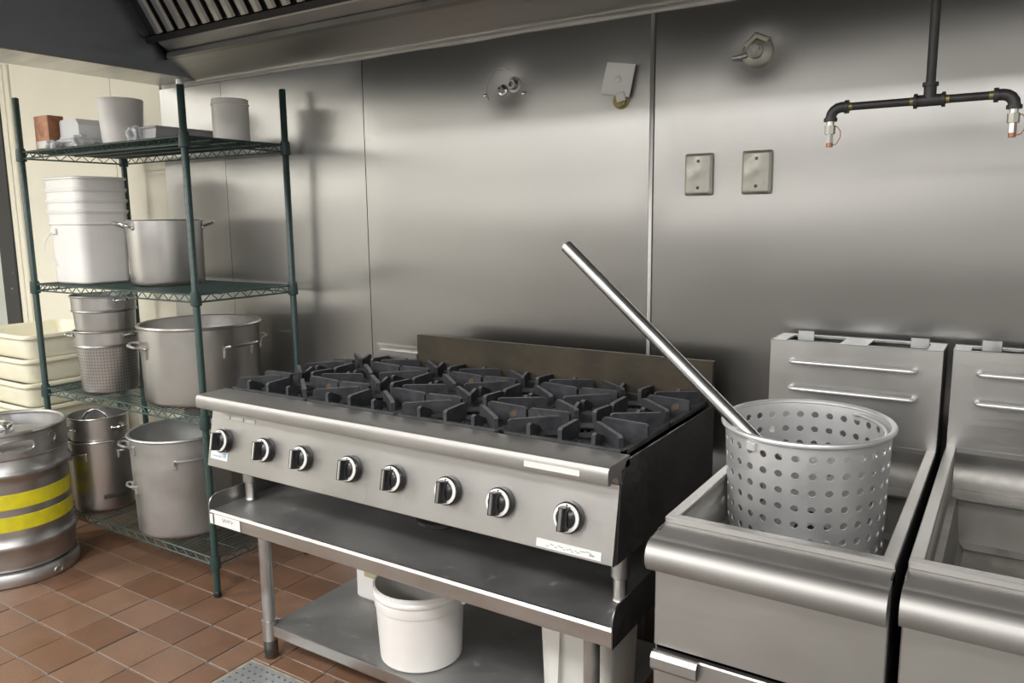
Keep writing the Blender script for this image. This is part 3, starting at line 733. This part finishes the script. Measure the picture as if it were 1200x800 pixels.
for x in (LX, SX1-(LX-SX0)):
    for y in (LY, -.16):
        lg = MB().lathe([(0, .02), (.0195, .02), (.0195, SZ-.006), (0, SZ-.006)], (x, y, 0), 24).build('leg', M_GALV, st)
        MB().lathe([(.0197, .130), (.0245, .128), (.0245, .062), (.0197, .060)], (x, y, 0), 24).build('shelf_collar', M_STANDEDGE, lg)
        MB().lathe([(.0197, .061), (.0222, .060), (.0222, .004), (.020, 0), (0, 0)], (x, y, 0), 24).build('bullet_foot', M_DARKSTEEL, lg)
LZ = .112
MB().box(LX+.006, LY-.005, LZ-.003, SX1-(LX-SX0)-.006, -.155, LZ).build('undershelf', M_STANDTOP, st)
MB().sheet([(LY+.02, LZ-.036), (LY-.004, LZ-.037), (LY-.006, LZ-.033), (LY-.006, LZ-.002), (LY+.0, LZ+.0005)][::-1], 'x', LX+.024, SX1-(LX-SX0)-.024, .0025).build('undershelf_edge', M_STANDEDGE, st, smooth=12)
lab = MB().box(-.035, SYF-.0022, SZ-.040, .082, SYF-.0008, SZ-.007).build('price_sticker', M_LABEL, st); lab['label'] = 'white sticker with worn grey writing'
MB().box(-.057, SYF-.0022, SZ-.040, -.043, SYF-.0008, SZ-.010).build('price_sticker', M_LABEL, st)
sc = MB()
for k, (dx, dz, L, a) in enumerate(((.0, 0, .012, 70), (.006, 0, .014, -55), (.012, 0, .012, 75), (.020, .001, .010, 90), (.027, .001, .010, 60), (.031, .004, .009, -60), (.040, .0, .011, 85), (.046, .002, .008, 20))):
    Mx = Matrix.Translation((.005+dx, SYF-.0028, SZ-.020+dz)) @ Matrix.Rotation(radians(a), 4, 'Y'); sc.box(-L/2, -.0003, -.0008, L/2, .0003, .0008, M=Mx)
sc.build('faded_writing', M_GREYPRINT, lab)

# things on the undershelf
t = tub('bucket', 'white round plastic bucket in front on the undershelf', (.559, -.553, LZ), .131, .119, .225, M_WHITE, cat='bucket')
WPOS[t.name] = Vector((0, 0, 0))
MB().lathe([(.1265, .165), (.1300, .166), (.1315, .170), (.1310, .196), (.1345, .200), (.1360, .206), (.1345, .212), (.1325, .214), (.1340, .226), (.128, .227), (.127, .17)], (0, 0, 0), 56).build('collar', M_WHITE, t)
b = MB(); b.tube([(.138*cos(radians(a)), .138*sin(radians(a)), .185-.05*sin(radians((a-20)*180/170))) for a in range(20, 191, 10)], .0022, 6); b.build('bail', M_GALV, t)
for a in (-170, 20): MB().box(-.006, -.016, -.016, .006, .016, .016, bev=.003, M=Matrix.Rotation(radians(a), 4, 'Z') @ Matrix.Translation((.135, 0, .185))).build('bail_lug', M_WHITE, t)
t = thing('plastic_jug', 'white jug with yellowish label at the back of the undershelf', 'jug', (.205, -.345, LZ)); WPOS[t.name] = Vector((0, 0, 0))
sq_shell(MB(), [(.052, .052, .02, 0), (.058, .058, .022, .008), (.058, .058, .022, .19), (.045, .045, .03, .225), (.022, .022, .02, .245), (.020, .020, .018, .262)]).build('body', M_WHITE, t)
MB().box(-.01, -.0605, .085, .05, -.0582, .15, bev=.0005).build('paper_label', plain('yellowed_label', (.50, .45, .28), .6, .2, 40), t)
MB().lathe([(.022, .262), (.022, .280), (0, .280)], (0, 0, 0), 20).build('cap', M_WHITE, t)
t = thing('storage_container', 'tall frosted plastic container behind the right leg on the undershelf', 'container', (1.085, -.50, LZ)); WPOS[t.name] = Vector((0, 0, 0))
sq_shell(MB(), [(.092, .080, .02, 0), (.096, .084, .022, .006), (.106, .092, .024, .300), (.112, .098, .026, .302), (.112, .098, .026, .314), (.104, .090, .022, .314), (.090, .078, .02, .010)]).build('body', M_TRANSL, t)
MB().prism([(-.072, .285), (-.030, .285), (-.038, .085), (-.050, .072), (-.062, .085)], 'y', -.104, -.086).build('grip_rib', M_TRANSL, t)

# ------------------------------------------------------------------ eight burner range top
GX0, GX1, GYF, GYB, GZ = -.058, 1.283, -.751, -.149, .863
rg = thing('range_top', 'stainless steel eight burner gas range top with black knobs', 'range', (.6, -.45, SZ))
MB().prism([(-.723, GZ-.003), (GYB, GZ-.003), (GYB, .640), (-.765, .640), (-.750, .80)], 'x', GX1-.004, GX1).build('side_panel', M_DARKSTEEL, rg)  # dark colour stands in for the fryer gap this steel side reflects
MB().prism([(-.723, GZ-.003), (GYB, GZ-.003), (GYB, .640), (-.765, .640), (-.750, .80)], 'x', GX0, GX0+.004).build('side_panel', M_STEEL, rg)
MB().box(GX0+.004, -.74, .640, GX1-.004, GYB, .646).build('bottom_pan', M_SOOT, rg)
MB().box(GX0+.004, -.705, .815, GX1-.004, GYB, .822).build('spill_tray', M_SOOT, rg)
MB().box(GX0+.004, GYB-.004, .646, GX1-.004, GYB, GZ).build('back_panel', M_DARKSTEEL, rg)
pan = MB().prism([(-.755, .815), (-.787, .647), (-.780, .642), (-.765, .642), (-.749, .815)], 'x', GX0+.0005, GX1-.0005).build('control_panel', M_STEEL, rg)
rail = [(-.705, .868), (-.800, .868), (-.806, .866), (-.8105, .860), (-.812, .852), (-.812, .834), (-.810, .829), (-.804, .827), (-.796, .830), (-.792, .838), (-.770, .838), (-.758, .818), (-.745, .818), (-.745, .845), (-.705, .845)]
MB().prism(rail, 'x', GX0, GX1).build('front_rail', M_LEDGE, rg, smooth=30)
MB().box(.245, GYB-.006, GZ-.02, GX1-.004, GYB+.012, .982, bev=.002).build('backsplash', M_GRIME, rg)
fc = MB().box(.060, GYB-.004, GZ-.02, .240, GYB+.012, .915, bev=.002).sheet([(GYB+.012, .915), (GYB+.012, .938), (GYB-.004, .942), (GYB-.004, .932)], 'x', .060, .243, .002); fc.build('flue_cap', M_STEEL, rg)
# stickers on the range
MB().box(1.082, -.8132, .840, 1.218, -.8118, .853).build('sticker', M_LABEL, rg)
tilt = atan2(.032, .168)
PT = Matrix.Translation((0, -.7712, .731)) @ Matrix.Rotation(-tilt, 4, 'X')       # control-panel plane, local y points out of the wall
def on_panel(x, z): return Matrix.Translation((x, 0, 0)) @ PT @ Matrix.Translation((0, 0, z))
sk = MB().box(-.080, -.0012, -.009, .080, .001, .009, M=on_panel(1.176, -.072)).build('sticker', M_LABEL, rg)
s2 = MB(); rnd = random.Random(2)
for k in range(16): s2.box(-.0015-rnd.random()*.003, -.0018, -.0008, .0015+rnd.random()*.003, -.001, .0008, M=on_panel(1.125+.007*k, -.072+rnd.uniform(-.004, .004)))
s2.box(-.006, -.0018, -.0015, .006, -.001, .0018, M=on_panel(1.234, -.074)).build('worn_print', M_GREYPRINT, sk)
sk = MB().box(-.038, -.0012, -.013, .038, .001, .013, M=on_panel(-.008, -.049)).build('sticker', M_LABEL, rg)
MB().box(-.020, -.0018, -.005, .018, -.001, -.001, M=on_panel(-.016, -.049)).box(-.006, -.0018, -.006, .006, -.001, .006, M=on_panel(.018, -.047)).build('blue_print', M_BLUE, sk)
npb = MB()
for a, c in ((-.052, -.030), (-.026, .03), (.036, .082)): npb.box(a, -.0015, -.006, c, .001, .006, bev=.0005, M=on_panel(.055, .068))
npb.build('embossed_plate', M_GALV, rg)
# knobs
def knob(x, turn=0, first=None):
    if first is None:
        root = MB(); Mk = on_panel(x, -.002) @ Matrix.Rotation(radians(90), 4, 'X')
        root.lathe([(0, 0), (.034, 0), (.0355, .004), (.0345, .016), (.031, .0195), (0, .0195)], (0, 0, 0), 40, M=Mk)
        return root.build('knob', M_BLACK, rg), Mk
for x in (.010, .194, .346, .525, .674, .846, .996, 1.174):
    k, Mk = knob(x)
    MB().lathe([(.0235, .0196), (.0235, .0212), (.0305, .0212), (.0318, .0196)], (0, 0, 0), 40, M=Mk).build('dial_ring', M_PRINTW, k)
    MB().lathe([(.0237, .0202), (.0235, .024), (.019, .0275), (0, .029)], (0, 0, 0), 36, M=Mk).build('hub', M_BLACK, k)
    grip = MB(); pf = [(-.0095, .020), (-.0095, .040), (-.0065, .048), (.0065, .048), (.0095, .040), (.0095, .020)]
    grip.prism(pf, 'y', -.0255, .0255, M=Mk); grip.build('grip', M_BLACK, k)
    MB().box(-.0032, -.024, .0478, .0032, .024, .0488, M=Mk).build('highlight_line', M_CHROME, k)  # pale strip standing in for the highlight on the grip's front face
    MB().box(-.002, .0262, .0209, .002, .0295, .0216, M=Mk).build('dial_mark', M_BLACK, k)
# feet of the range
for x in (-.021, 1.246):
    for y in (-.666, -.21):
        MB().lathe([(0, SZ+.001), (.017, SZ+.001), (.0195, SZ+.006), (.0165, SZ+.012), (.0165, SZ+.058), (.022, SZ+.062), (.0225, .642), (0, .642)], (x, y, 0), 28).build('foot', M_POT, rg)
# crumb tray and gas regulator under the panel
MB().box(.02, -.735, .628, .505, -.30, .640).build('crumb_tray', M_STEEL, rg)
rgv = MB().box(.60, -.70, .600, .80, -.50, .640, bev=.006).build('valve_box', M_STEEL, rg)
MB().lathe([(0, .565), (.05, .566), (.062, .575), (.062, .585), (.04, .60), (0, .60)], (.70, -.63, 0), 28).build('regulator', M_BLACK, rgv)
# burners
def burner_mesh():
    b = MB(); b.lathe([(0, .022), (.020, .022), (.036, .016), (.050, .012), (.055, .004), (.048, -.004), (.030, -.008), (0, -.008)], (0, 0, 0), 28)
    for k in range(18):
        a = 2*pi*k/18; b.box(.040, -.003, .010, .055, .003, .017, M=Matrix.Rotation(a, 4, 'Z'))
    return b
NX, NY = 4, 2
cxs = [GX0+.014+(GX1-GX0-.028)*(i+.5)/NX for i in range(NX)]; cys = [-.700+(.545)*(j+.5)/NY for j in range(NY)]
first = None
for i in range(NX):
    for j in range(NY):
        if first is None:
            first = burner_mesh().build('burner', M_IRONASH, rg, origin=(0, 0, 0)); o = first
        else:
            o = first.copy(); COL.objects.link(o)
        o.location = Vector((cxs[i], cys[j], .832))-WPOS[rg.name]
# grates: each lifts off, so each is a thing; frame plus one piece per finger
GW, GD = (GX1-GX0-.028)/NX-.004, .545/NY-.004
def fin(mb, ang, r0, r1, h=.044, th=.011, off=0, inner=.55, seed=0):
    q = [(r0, .000), (r0, h-.005), (r0+.004, h-.001), (r0+.010, h), (r1-.006, h-.003), (r1, h-.008), (r1, -.002)]
    mb.prism(q, 'y', -th/2+off, th/2+off, M=Matrix.Rotation(ang, 4, 'Z'))
def make_grate(variant):
    parts = []
    hx, hy = GW/2, GD/2
    f = MB()
    for q in ((-hx, -hy, hx, -hy+.013), (-hx, hy-.013, hx, hy), (-hx, -hy, -hx+.013, hy), (hx-.013, -hy, hx, hy)): f.box(q[0], q[1], 0, q[2], q[3], .013, bev=.002)
    for k in range(4):
        a = pi/4+k*pi/2; f.box(.045, -.005, 0, .17, .005, .010, M=Matrix.Rotation(a, 4, 'Z'))
    f.lathe([(.040, .0), (.050, .0), (.050, .010), (.040, .010)], (0, 0, 0), 24, closed=True)
    wb = []
    for (rx_, ry_, z, rr) in ((hx-.012, hy-.012, .008, 0), (0, 0, -.010, .058)):
        row = []
        for k in range(32):
            a = 2*pi*(k+.5)/32
            if rr: row.append(f.bm.verts.new((rr*cos(a), rr*sin(a), z)))
            else:
                m_ = max(abs(cos(a))/rx_, abs(sin(a))/ry_); row.append(f.bm.verts.new((cos(a)/m_, sin(a)/m_, z)))
        wb.append(row)
    for k in range(32): f.bm.faces.new((wb[0][k], wb[0][(k+1) % 32], wb[1][(k+1) % 32], wb[1][k]))
    parts.append(('frame', f))
    for k in range(8):
        a = k*pi/4+.0
        if k % 2: ang = atan2(hy*(1 if k in (1, 3) else -1), hx*(1 if k in (1, 7) else -1)); r1 = hypot(hx, hy)-.020
        else: ang = a; r1 = (hx if k % 4 == 0 else hy)-.002
        b = MB(); fin(b, ang, .060 if k % 2 else .044, r1); parts.append(('grate_finger', b))
    for sx in (-1, 1):
        for sy in (-1, 1):
            b = MB(); x = sx*hx*.52
            q = [(hy-.003, 0), (hy-.003, .036), (hy-.012, .040), (hy-.050, .024), (hy-.056, 0)]
            b.prism([(sy*a, z) for a, z in q], 'x', x-.005, x+.005); parts.append(('grate_finger', b))
    return parts
G0 = None
cl = ('first', 'second', 'third', 'fourth')
for i in range(NX):
    for j in range(NY):
        lab = 'black cast iron grate in the '+('front' if j == 0 else 'back')+' row, '+cl[i]+' from the left, on the range'
        loc = (cxs[i], cys[j], .8595)
        if G0 is None:
            G0 = thing('burner_grate', lab, 'grate', loc, 0, 'cast iron grates on the range'); WPOS[G0.name] = Vector((0, 0, 0))
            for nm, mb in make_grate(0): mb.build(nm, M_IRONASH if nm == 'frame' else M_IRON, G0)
        else:
            g = copy_tree(G0); place(g, loc, (pi if (i+j) % 2 else 0)+random.uniform(-.012, .012), lab)

# ------------------------------------------------------------------ fryers
def fryer(label, x0, x1, zr, yf, yb, pot_inside):
    t = thing('deep_fryer', label, 'fryer', ((x0+x1)/2, -.5, 0))
    ypan = yf-.046; w_ = x1-x0; yr = -.05
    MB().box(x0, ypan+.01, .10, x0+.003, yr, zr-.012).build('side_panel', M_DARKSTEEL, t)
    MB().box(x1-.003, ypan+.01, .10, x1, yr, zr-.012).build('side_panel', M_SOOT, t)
    MB().box(x0+.003, ypan+.012, .10, x1-.003, yr, .106).build('base_plate', M_DARKSTEEL, t)
    MB().box(x0+.003, yr-.004, .10, x1-.003, yr, zr).build('back_plate', M_DARKSTEEL, t)
    MB().box(x0+.001, ypan, .590, x1-.001, ypan+.014, zr-.045, bev=.002).build('front_panel', M_FRYER, t)
    d = MB().box(x0+.001, ypan-.002, .13, x1-.001, ypan+.014, .580, bev=.003).build('door', M_FRYER, t)
    MB().sheet([(ypan-.002, .548), (ypan-.012, .550), (ypan-.017, .556), (ypan-.017, .574), (ypan-.012, .5795), (ypan-.002, .580)], 'x', x0+.002, x0+.088, .0025).build('handle', M_FRYER, d)
    # rounded nose ledge
    R_ = .030; cy_, cz_ = yf-.065, zr-.047
    prof = [(yf+.004, zr-.011), (yf-.052, zr-.0165)] + arc(cy_, cz_, R_, 78, 232, 14) + [(ypan-.001, zr-.074), (ypan+.004, zr-.068), (ypan+.004, zr-.03), (yf+.004, zr-.03)]
    MB().prism(prof, 'x', x0, x1).build('front_ledge', M_LEDGE, t, smooth=30)
    # tank rim
    rm = MB(); iw = .021
    for q in ((x0, yf, x1, yf+iw), (x0, yf+iw, x0+iw, yb), (x1-iw, yf+iw, x1, yb), (x0+iw, yb-.004, x1-iw, yb)):
        rm.box(q[0], q[1], zr-.012, q[2], q[3], zr, bev=.0015)
    rm.build('tank_rim', M_FRYER, t)
    # tank with a ledge part-way down
    ix0, ix1, iy0, iy1 = x0+iw-.001, x1-iw+.001, yf+iw-.001, yb-.003
    tk = MB(); e = .022; zl = zr-.10; zb = .600
    def ring(a, z): return [tk.bm.verts.new(q) for q in ((ix0+a, iy0+a*.5, z), (ix1-a, iy0+a*.5, z), (ix1-a, iy1-a, z), (ix0+a, iy1-a, z))]
    rs = [ring(0, zr-.002), ring(0, zl), ring(e*.6, zl-.002), ring(e*.6, zl-.02), ring(e, zb+.012), ring(e+.012, zb)]
    for A, B in zip(rs, rs[1:]):
        for k in range(4): tk.bm.faces.new((A[k], A[(k+1) % 4], B[(k+1) % 4], B[k]))
    tk.bm.faces.new(rs[-1])
    o = tk.build('tank', M_TANK, t, smooth=20); so = o.modifiers.new('thick', 'SOLIDIFY'); so.thickness = .0015; so.offset = 1
    MB().box(ix0+.001, iy1-.06, zl-.006, ix1-.001, iy1-.001, zl, bev=.001).build('tank_ledge', M_FRYER, t)
    # flue riser
    RZ = 1.060
    MB().box(x0, yb-.001, zr-.02, x1, yb+.003, RZ, bev=.001).box(x0, yb+.003, zr-.02, x0+.002, yr, RZ).build('flue_panel', M_FRYER, t)
    MB().box(x1-.002, yb+.003, zr-.02, x1, yr, RZ).box(x0, yr-.003, zr-.02, x1, yr, RZ).build('flue_box', M_DARKSTEEL, t)
    cp = MB()
    for q in ((x0+.002, yb+.003, x1-.002, yb+.016), (x0+.002, yr-.022, x1-.002, yr-.003), (x0+.002, yb+.016, x0+.035, yr-.022), (x1-.035, yb+.016, x1-.002, yr-.022), (x0+w_*.42, yb+.016, x0+w_*.58, yr-.022)): cp.box(q[0], q[1], RZ-.006, q[2], q[3], RZ-.001)
    cp.build('flue_cap', M_GALV, t)
    MB().box(x0+.01, yb+.01, RZ-.05, x1-.01, yr-.01, RZ-.045).build('flue_opening', M_SOOT, t)
    for a in (.055, .315): MB().box(x0+a, yb+.052, RZ-.006, x0+a+.040, yb+.0545, RZ+.020, bev=.001).build('hanger_clip', M_GALV, t)
    for z in (1.010, .942):
        b = MB(); xa, xb = x0+.056, x1-.055; yy = yb-.022
        b.tube([(xa, yb, z), (xa, yb-.010, z)]+[(xa+.008-.008*cos(radians(a)), yb-.014-.008*sin(radians(a)), z) for a in (0, 30, 60, 90)]+
               [(xb-.008+.008*sin(radians(a)), yb-.014-.008*cos(radians(a)), z) for a in (0, 30, 60, 90)]+[(xb, yb-.010, z), (xb, yb, z)], .0056, 12)
        b.build('hanger_bar', M_ALU, t)
    for x in (x0+.04, x1-.04):
        for y in (ypan+.06, yr-.06): MB().lathe([(0, 0), (.020, 0), (.022, .01), (.018, .02), (.018, .105), (0, .105)], (x, y, 0), 18).build('leg', M_GALV, t)
    return t
fryer('stainless deep fryer beside the range, a perforated basket pot in its tank', 1.436, 1.825, .823, -.886, -.184, True)
fryer('empty stainless deep fryer at the right edge of the frame', 1.842, 2.231, .831, -.886, -.150, False)

# ------------------------------------------------------------------ perforated basket pot in the left fryer
pp = thing('basket_pot', 'large perforated aluminium basket pot standing in the fryer tank', 'pot', (1.606, -.512, .607)); WPOS[pp.name] = Vector((0, 0, 0))
PR, PH = .1545, .340
wl = MB(); perforated_wall(wl, PR, .018, .018+.034*9, 32, 9, .0074, taper=.032)
bmesh.ops.remove_doubles(wl.bm, verts=wl.bm.verts, dist=.0002)
zt = .018+.034*9; Rt = PR+.032*(zt-.018); n = 128
# plain band up to the rim and floor
wl.lathe([(Rt, zt), (Rt+.001, PH-.006)], (0, 0, 0), 128)
wl.lathe([(0, 0), (PR-.016, 0), (PR-.005, .005), (PR-.0005, .012), (PR, .018)], (0, 0, 0), 128)
bmesh.ops.remove_doubles(wl.bm, verts=wl.bm.verts, dist=.0006)
o = wl.build('perforated_body', M_ALU, pp, smooth=40); so = o.modifiers.new('thick', 'SOLIDIFY'); so.thickness = .0028; so.offset = -1; es = o.modifiers.new('split', 'EDGE_SPLIT'); es.split_angle = radians(40)
MB().tube([((Rt+.003)*cos(2*pi*k/96), (Rt+.003)*sin(2*pi*k/96), PH-.004) for k in range(96)], .0062, 10, closed=True).build('rolled_rim', M_ALU, pp)
A0 = -115.6
b = MB(); b.tube([((Rt-.012)*cos(radians(a)), (Rt-.012)*sin(radians(a)), PH-.012-.004*sin(radians((a-A0)))) for a in range(int(A0)+10, int(A0)+176, 6)], .0036, 8)
aa = radians(A0+180)
b.tube([((Rt-.012)*cos(radians(A0+172)), (Rt-.012)*sin(radians(A0+172)), PH-.012), ((Rt-.004)*cos(aa), (Rt-.004)*sin(aa), PH-.018), ((Rt+.006)*cos(aa), (Rt+.006)*sin(aa), PH-.018)], .0036, 8)
b.build('bail', M_ALU, pp)
for a in (A0, A0+180):
    MB().box(-.003, -.011, -.010, .006, .011, .009, bev=.002, M=Matrix.Rotation(radians(a), 4, 'Z') @ Matrix.Translation((Rt+.0015, 0, PH-.022))).build('bail_lug', M_ALU, pp)
pp.rotation_euler = (radians(2.2), radians(-.4), 0)

# long tube handle leaning on the pot's rim
P0 = Vector((1.027, -0.520, 1.303)); P1 = Vector((1.470, -.623, .965)); d = (P1-P0)
P2 = P0+d*1.25
tb = thing('long_handle', 'long aluminium tube handle leaning out of the basket pot over the range', 'handle', tuple(P2))
MB().tube([P0+d*t for t in (0, .001, .3, .6, .9, 1.0)]+[P2], .0152, 24).build('tube', M_TUBE, tb)
q = (P1-P0).normalized()
MB().tube([P0-q*.0012, P0+q*.0002], .0118, 20).build('tube_bore', M_DARKSTEEL, tb)

# ------------------------------------------------------------------ fittings on the back wall
for k, (xc, lab) in enumerate(((1.171, 'left of two plain metal cover plates on the steel wall'), (1.3345, 'right of two plain metal cover plates on the steel wall'))):
    t = thing('cover_plate', lab, 'cover plate', (xc, -.004, 1.488), 0); WPOS[t.name] = Vector((0, 0, 0))
    b = MB(); hx, hz = .0405, .0585
    lv = [(hx, hz, 0), (hx, hz, -.001), (hx-.006, hz-.006, -.0075), (hx-.009, hz-.009, -.0082)]
    R_ = [[b.bm.verts.new((x, y, z)) for x, z in sq_ring(a, c, .006)] for a, c, y in lv]
    for A, B in zip(R_, R_[1:]):
        for i in range(len(A)): b.bm.faces.new((A[i], A[(i+1) % len(A)], B[(i+1) % len(A)], B[i]))
    b.bm.faces.new(R_[0]); b.bm.faces.new(R_[-1]); b.build('plate', M_PLATE, t)
    for z in (.037, -.037):
        MB().lathe([(0, .002), (.0038, .0015), (.0048, 0)], (0, 0, 0), 14, M=Matrix.Translation((0, -.0082, z)) @ Matrix.Rotation(radians(90), 4, 'X')).build('screw', M_SCREW, t)
t = thing('pull_plate', 'pale grey square plate hanging askew on the steel wall', 'plate', (.923, -.016, 1.771)); WPOS[t.name] = Vector((0, 0, 0))
Mt = Matrix.Rotation(radians(-10), 4, 'Y') if False else Matrix.Rotation(radians(13), 4, 'Y')
MB().prism([(-.056, -.036), (.036, -.054), (.056, .036), (-.034, .052)], 'y', -.003, .0).build('plate', M_PLATEW, t)
MB().lathe([(0, .004), (.007, .003), (.010, 0)], (0, 0, 0), 18, M=Matrix.Translation((.002, -.003, .0)) @ Matrix.Rotation(radians(90), 4, 'X')).build('screw_cap', M_PLATEW, t)
MB().lathe([(0, .012), (.021, .012), (.021, .004), (.026, .002), (.026, 0)], (0, 0, 0), 24, M=Matrix.Translation((.003, .015, -.058)) @ Matrix.Rotation(radians(90), 4, 'X')).build('pipe_socket', M_BRASS, t)
MB().box(-.016, -.008, -.066, .012, .002, -.040, bev=.002, M=Matrix.Rotation(radians(-14), 4, 'Y')).build('bracket', M_PLATEW, t)
def stub(mb, x, z, r, L, y=0.004):
    mb.lathe([(0, L-.012), (r*.45, L-.012), (r*.5, L), (r*.92, L), (r, L-.003), (r, .004), (r*1.5, .003), (r*1.6, 0)], (0, 0, 0), 22, M=Matrix.Translation((x, y, z)) @ Matrix.Rotation(radians(90), 4, 'X'))
t = thing('capped_pipe', 'pair of small capped pipe stubs in the dented steel wall left of the plate', 'pipe', (.53, -.002, 1.785)); WPOS[t.name] = Vector((0, 0, 0))
b = MB(); stub(b, -.024, -.004, .011, .020); b.build('stub', M_CHROME, t)
b = MB(); stub(b, .020, .008, .016, .022); b.build('stub', M_STEEL, t)
MB().tube([(-.028+.058*cos(radians(a)), -.0015, .002+.062*sin(radians(a))) for a in range(60, 216, 8)], .0015, 6).build('scribed_ring', M_GALV, t)
for x, z in ((-.088, -.016), (.060, -.022)): MB().lathe([(0, .009), (.006, .007), (.007, 0)], (x, z, 0), 12, M=Matrix.Rotation(radians(90), 4, 'X') @ Matrix.Translation((0, 0, 0)) ).build('rivet', M_CHROME, t) if False else MB().lathe([(0, .010), (.005, .008), (.007, -.004)], (0, 0, 0), 12, M=Matrix.Translation((x, 0, z)) @ Matrix.Rotation(radians(90), 4, 'X')).build('rivet', M_CHROME, t)
t = thing('wall_valve', 'round metal valve boss with side lever high on the right wall panel', 'valve', (1.325, -.002, 1.802)); WPOS[t.name] = Vector((0, 0, 0))
Ry = Matrix.Rotation(radians(90), 4, 'X')
MB().lathe([(.043, -.006), (.042, .003), (.036, .010), (.024, .017), (.020, .019), (.020, .034), (.017, .037), (0, .037)], (0, 0, 0), 36, M=Ry).build('boss', M_PLATE, t)
b = MB(); stub(b, .0, -.0, .016, .048); b.build('stub', M_CHROME, t)
MB().tube([(-.025, -.014, -.006), (-.045, -.016, -.010), (-.062, -.016, -.010)], [.008, .007, .006], 12).build('lever', M_GALV, t)
MB().tube([(-.028, -.014, .016), (.0, -.020, .040), (.030, -.014, .026)], .009, 10).build('rib', M_PLATE, t)

# ------------------------------------------------------------------ black pipe with two nozzles over the fryers
PY = -.45
pi_ = thing('nozzle_pipe', 'black iron tee pipe with two capped nozzles hanging above the fryers', 'pipe', (1.785, PY, 1.588))
PZ, PX, XL, XR, r = 1.588, 1.785, 1.606, 1.925, .0078
MB().tube([(PX, PY, PZ+.01), (PX, PY, 2.45)], .0088, 14).build('drop_pipe', M_BLKPIPE, pi_)
MB().tube([(XL+.02, PY, PZ), (XR-.02, PY, PZ)], r, 14).build('cross_pipe', M_BLKPIPE, pi_)
tee = MB().tube([(PX-.027, PY, PZ), (PX+.027, PY, PZ)], .0112, 16).tube([(PX, PY, PZ), (PX, PY, PZ+.030)], .0112, 16)
for x in (-.027, .021): tee.tube([(PX+x, PY, PZ), (PX+x+.006, PY, PZ)], .0142, 16)
tee.tube([(PX, PY, PZ+.026), (PX, PY, PZ+.033)], .0142, 16).build('tee_fitting', M_BLKPIPE, pi_)
for x, s in ((XL, 1), (XR, -1)):
    e = MB().tube([(x+s*.032, PY, PZ)]+[(x+s*(.020-.020*sin(radians(a))), PY, PZ-.020+.020*cos(radians(a))) for a in (0, 22, 45, 67, 90)]+[(x, PY, PZ-.026)], .0105, 14)
    e.tube([(x+s*.026, PY, PZ), (x+s*.034, PY, PZ)], .0132, 16).tube([(x, PY, PZ-.020), (x, PY, PZ-.027)], .0132, 16).build('elbow', M_BLKPIPE, pi_)
    MB().tube([(x+s*.034, PY, PZ), (x+s*.041, PY, PZ)], .0082, 12).tube([(PX-s*.028, PY, PZ), (PX-s*.034, PY, PZ)], .0083, 12).build('thread_seal', M_BRASS, pi_)
    nz = MB().tube([(x, PY, PZ-.027), (x, PY, PZ-.036)], .0078, 12).tube([(x, PY, PZ-.050), (x, PY, PZ-.070)], .0072, 6).build('nozzle', M_CHROME, pi_)
    MB().tube([(x, PY, PZ-.035), (x, PY, PZ-.052)], .0105, 8).build('collar_nut', M_PLATE, nz)
    MB().tube([(x, PY, PZ-.070), (x, PY, PZ-.078)], .0066, 12).build('copper_cap', M_COPPER, nz)
    MB().tube([(x, PY, PZ-.038), (x+.014, PY-.003, PZ-.038), (x+.021, PY-.004, PZ-.048), (x+.021, PY-.004, PZ-.060), (x+.014, PY-.003, PZ-.073), (x+.004, PY, PZ-.075)], .0011, 6).build('tether', M_COPPER, nz)
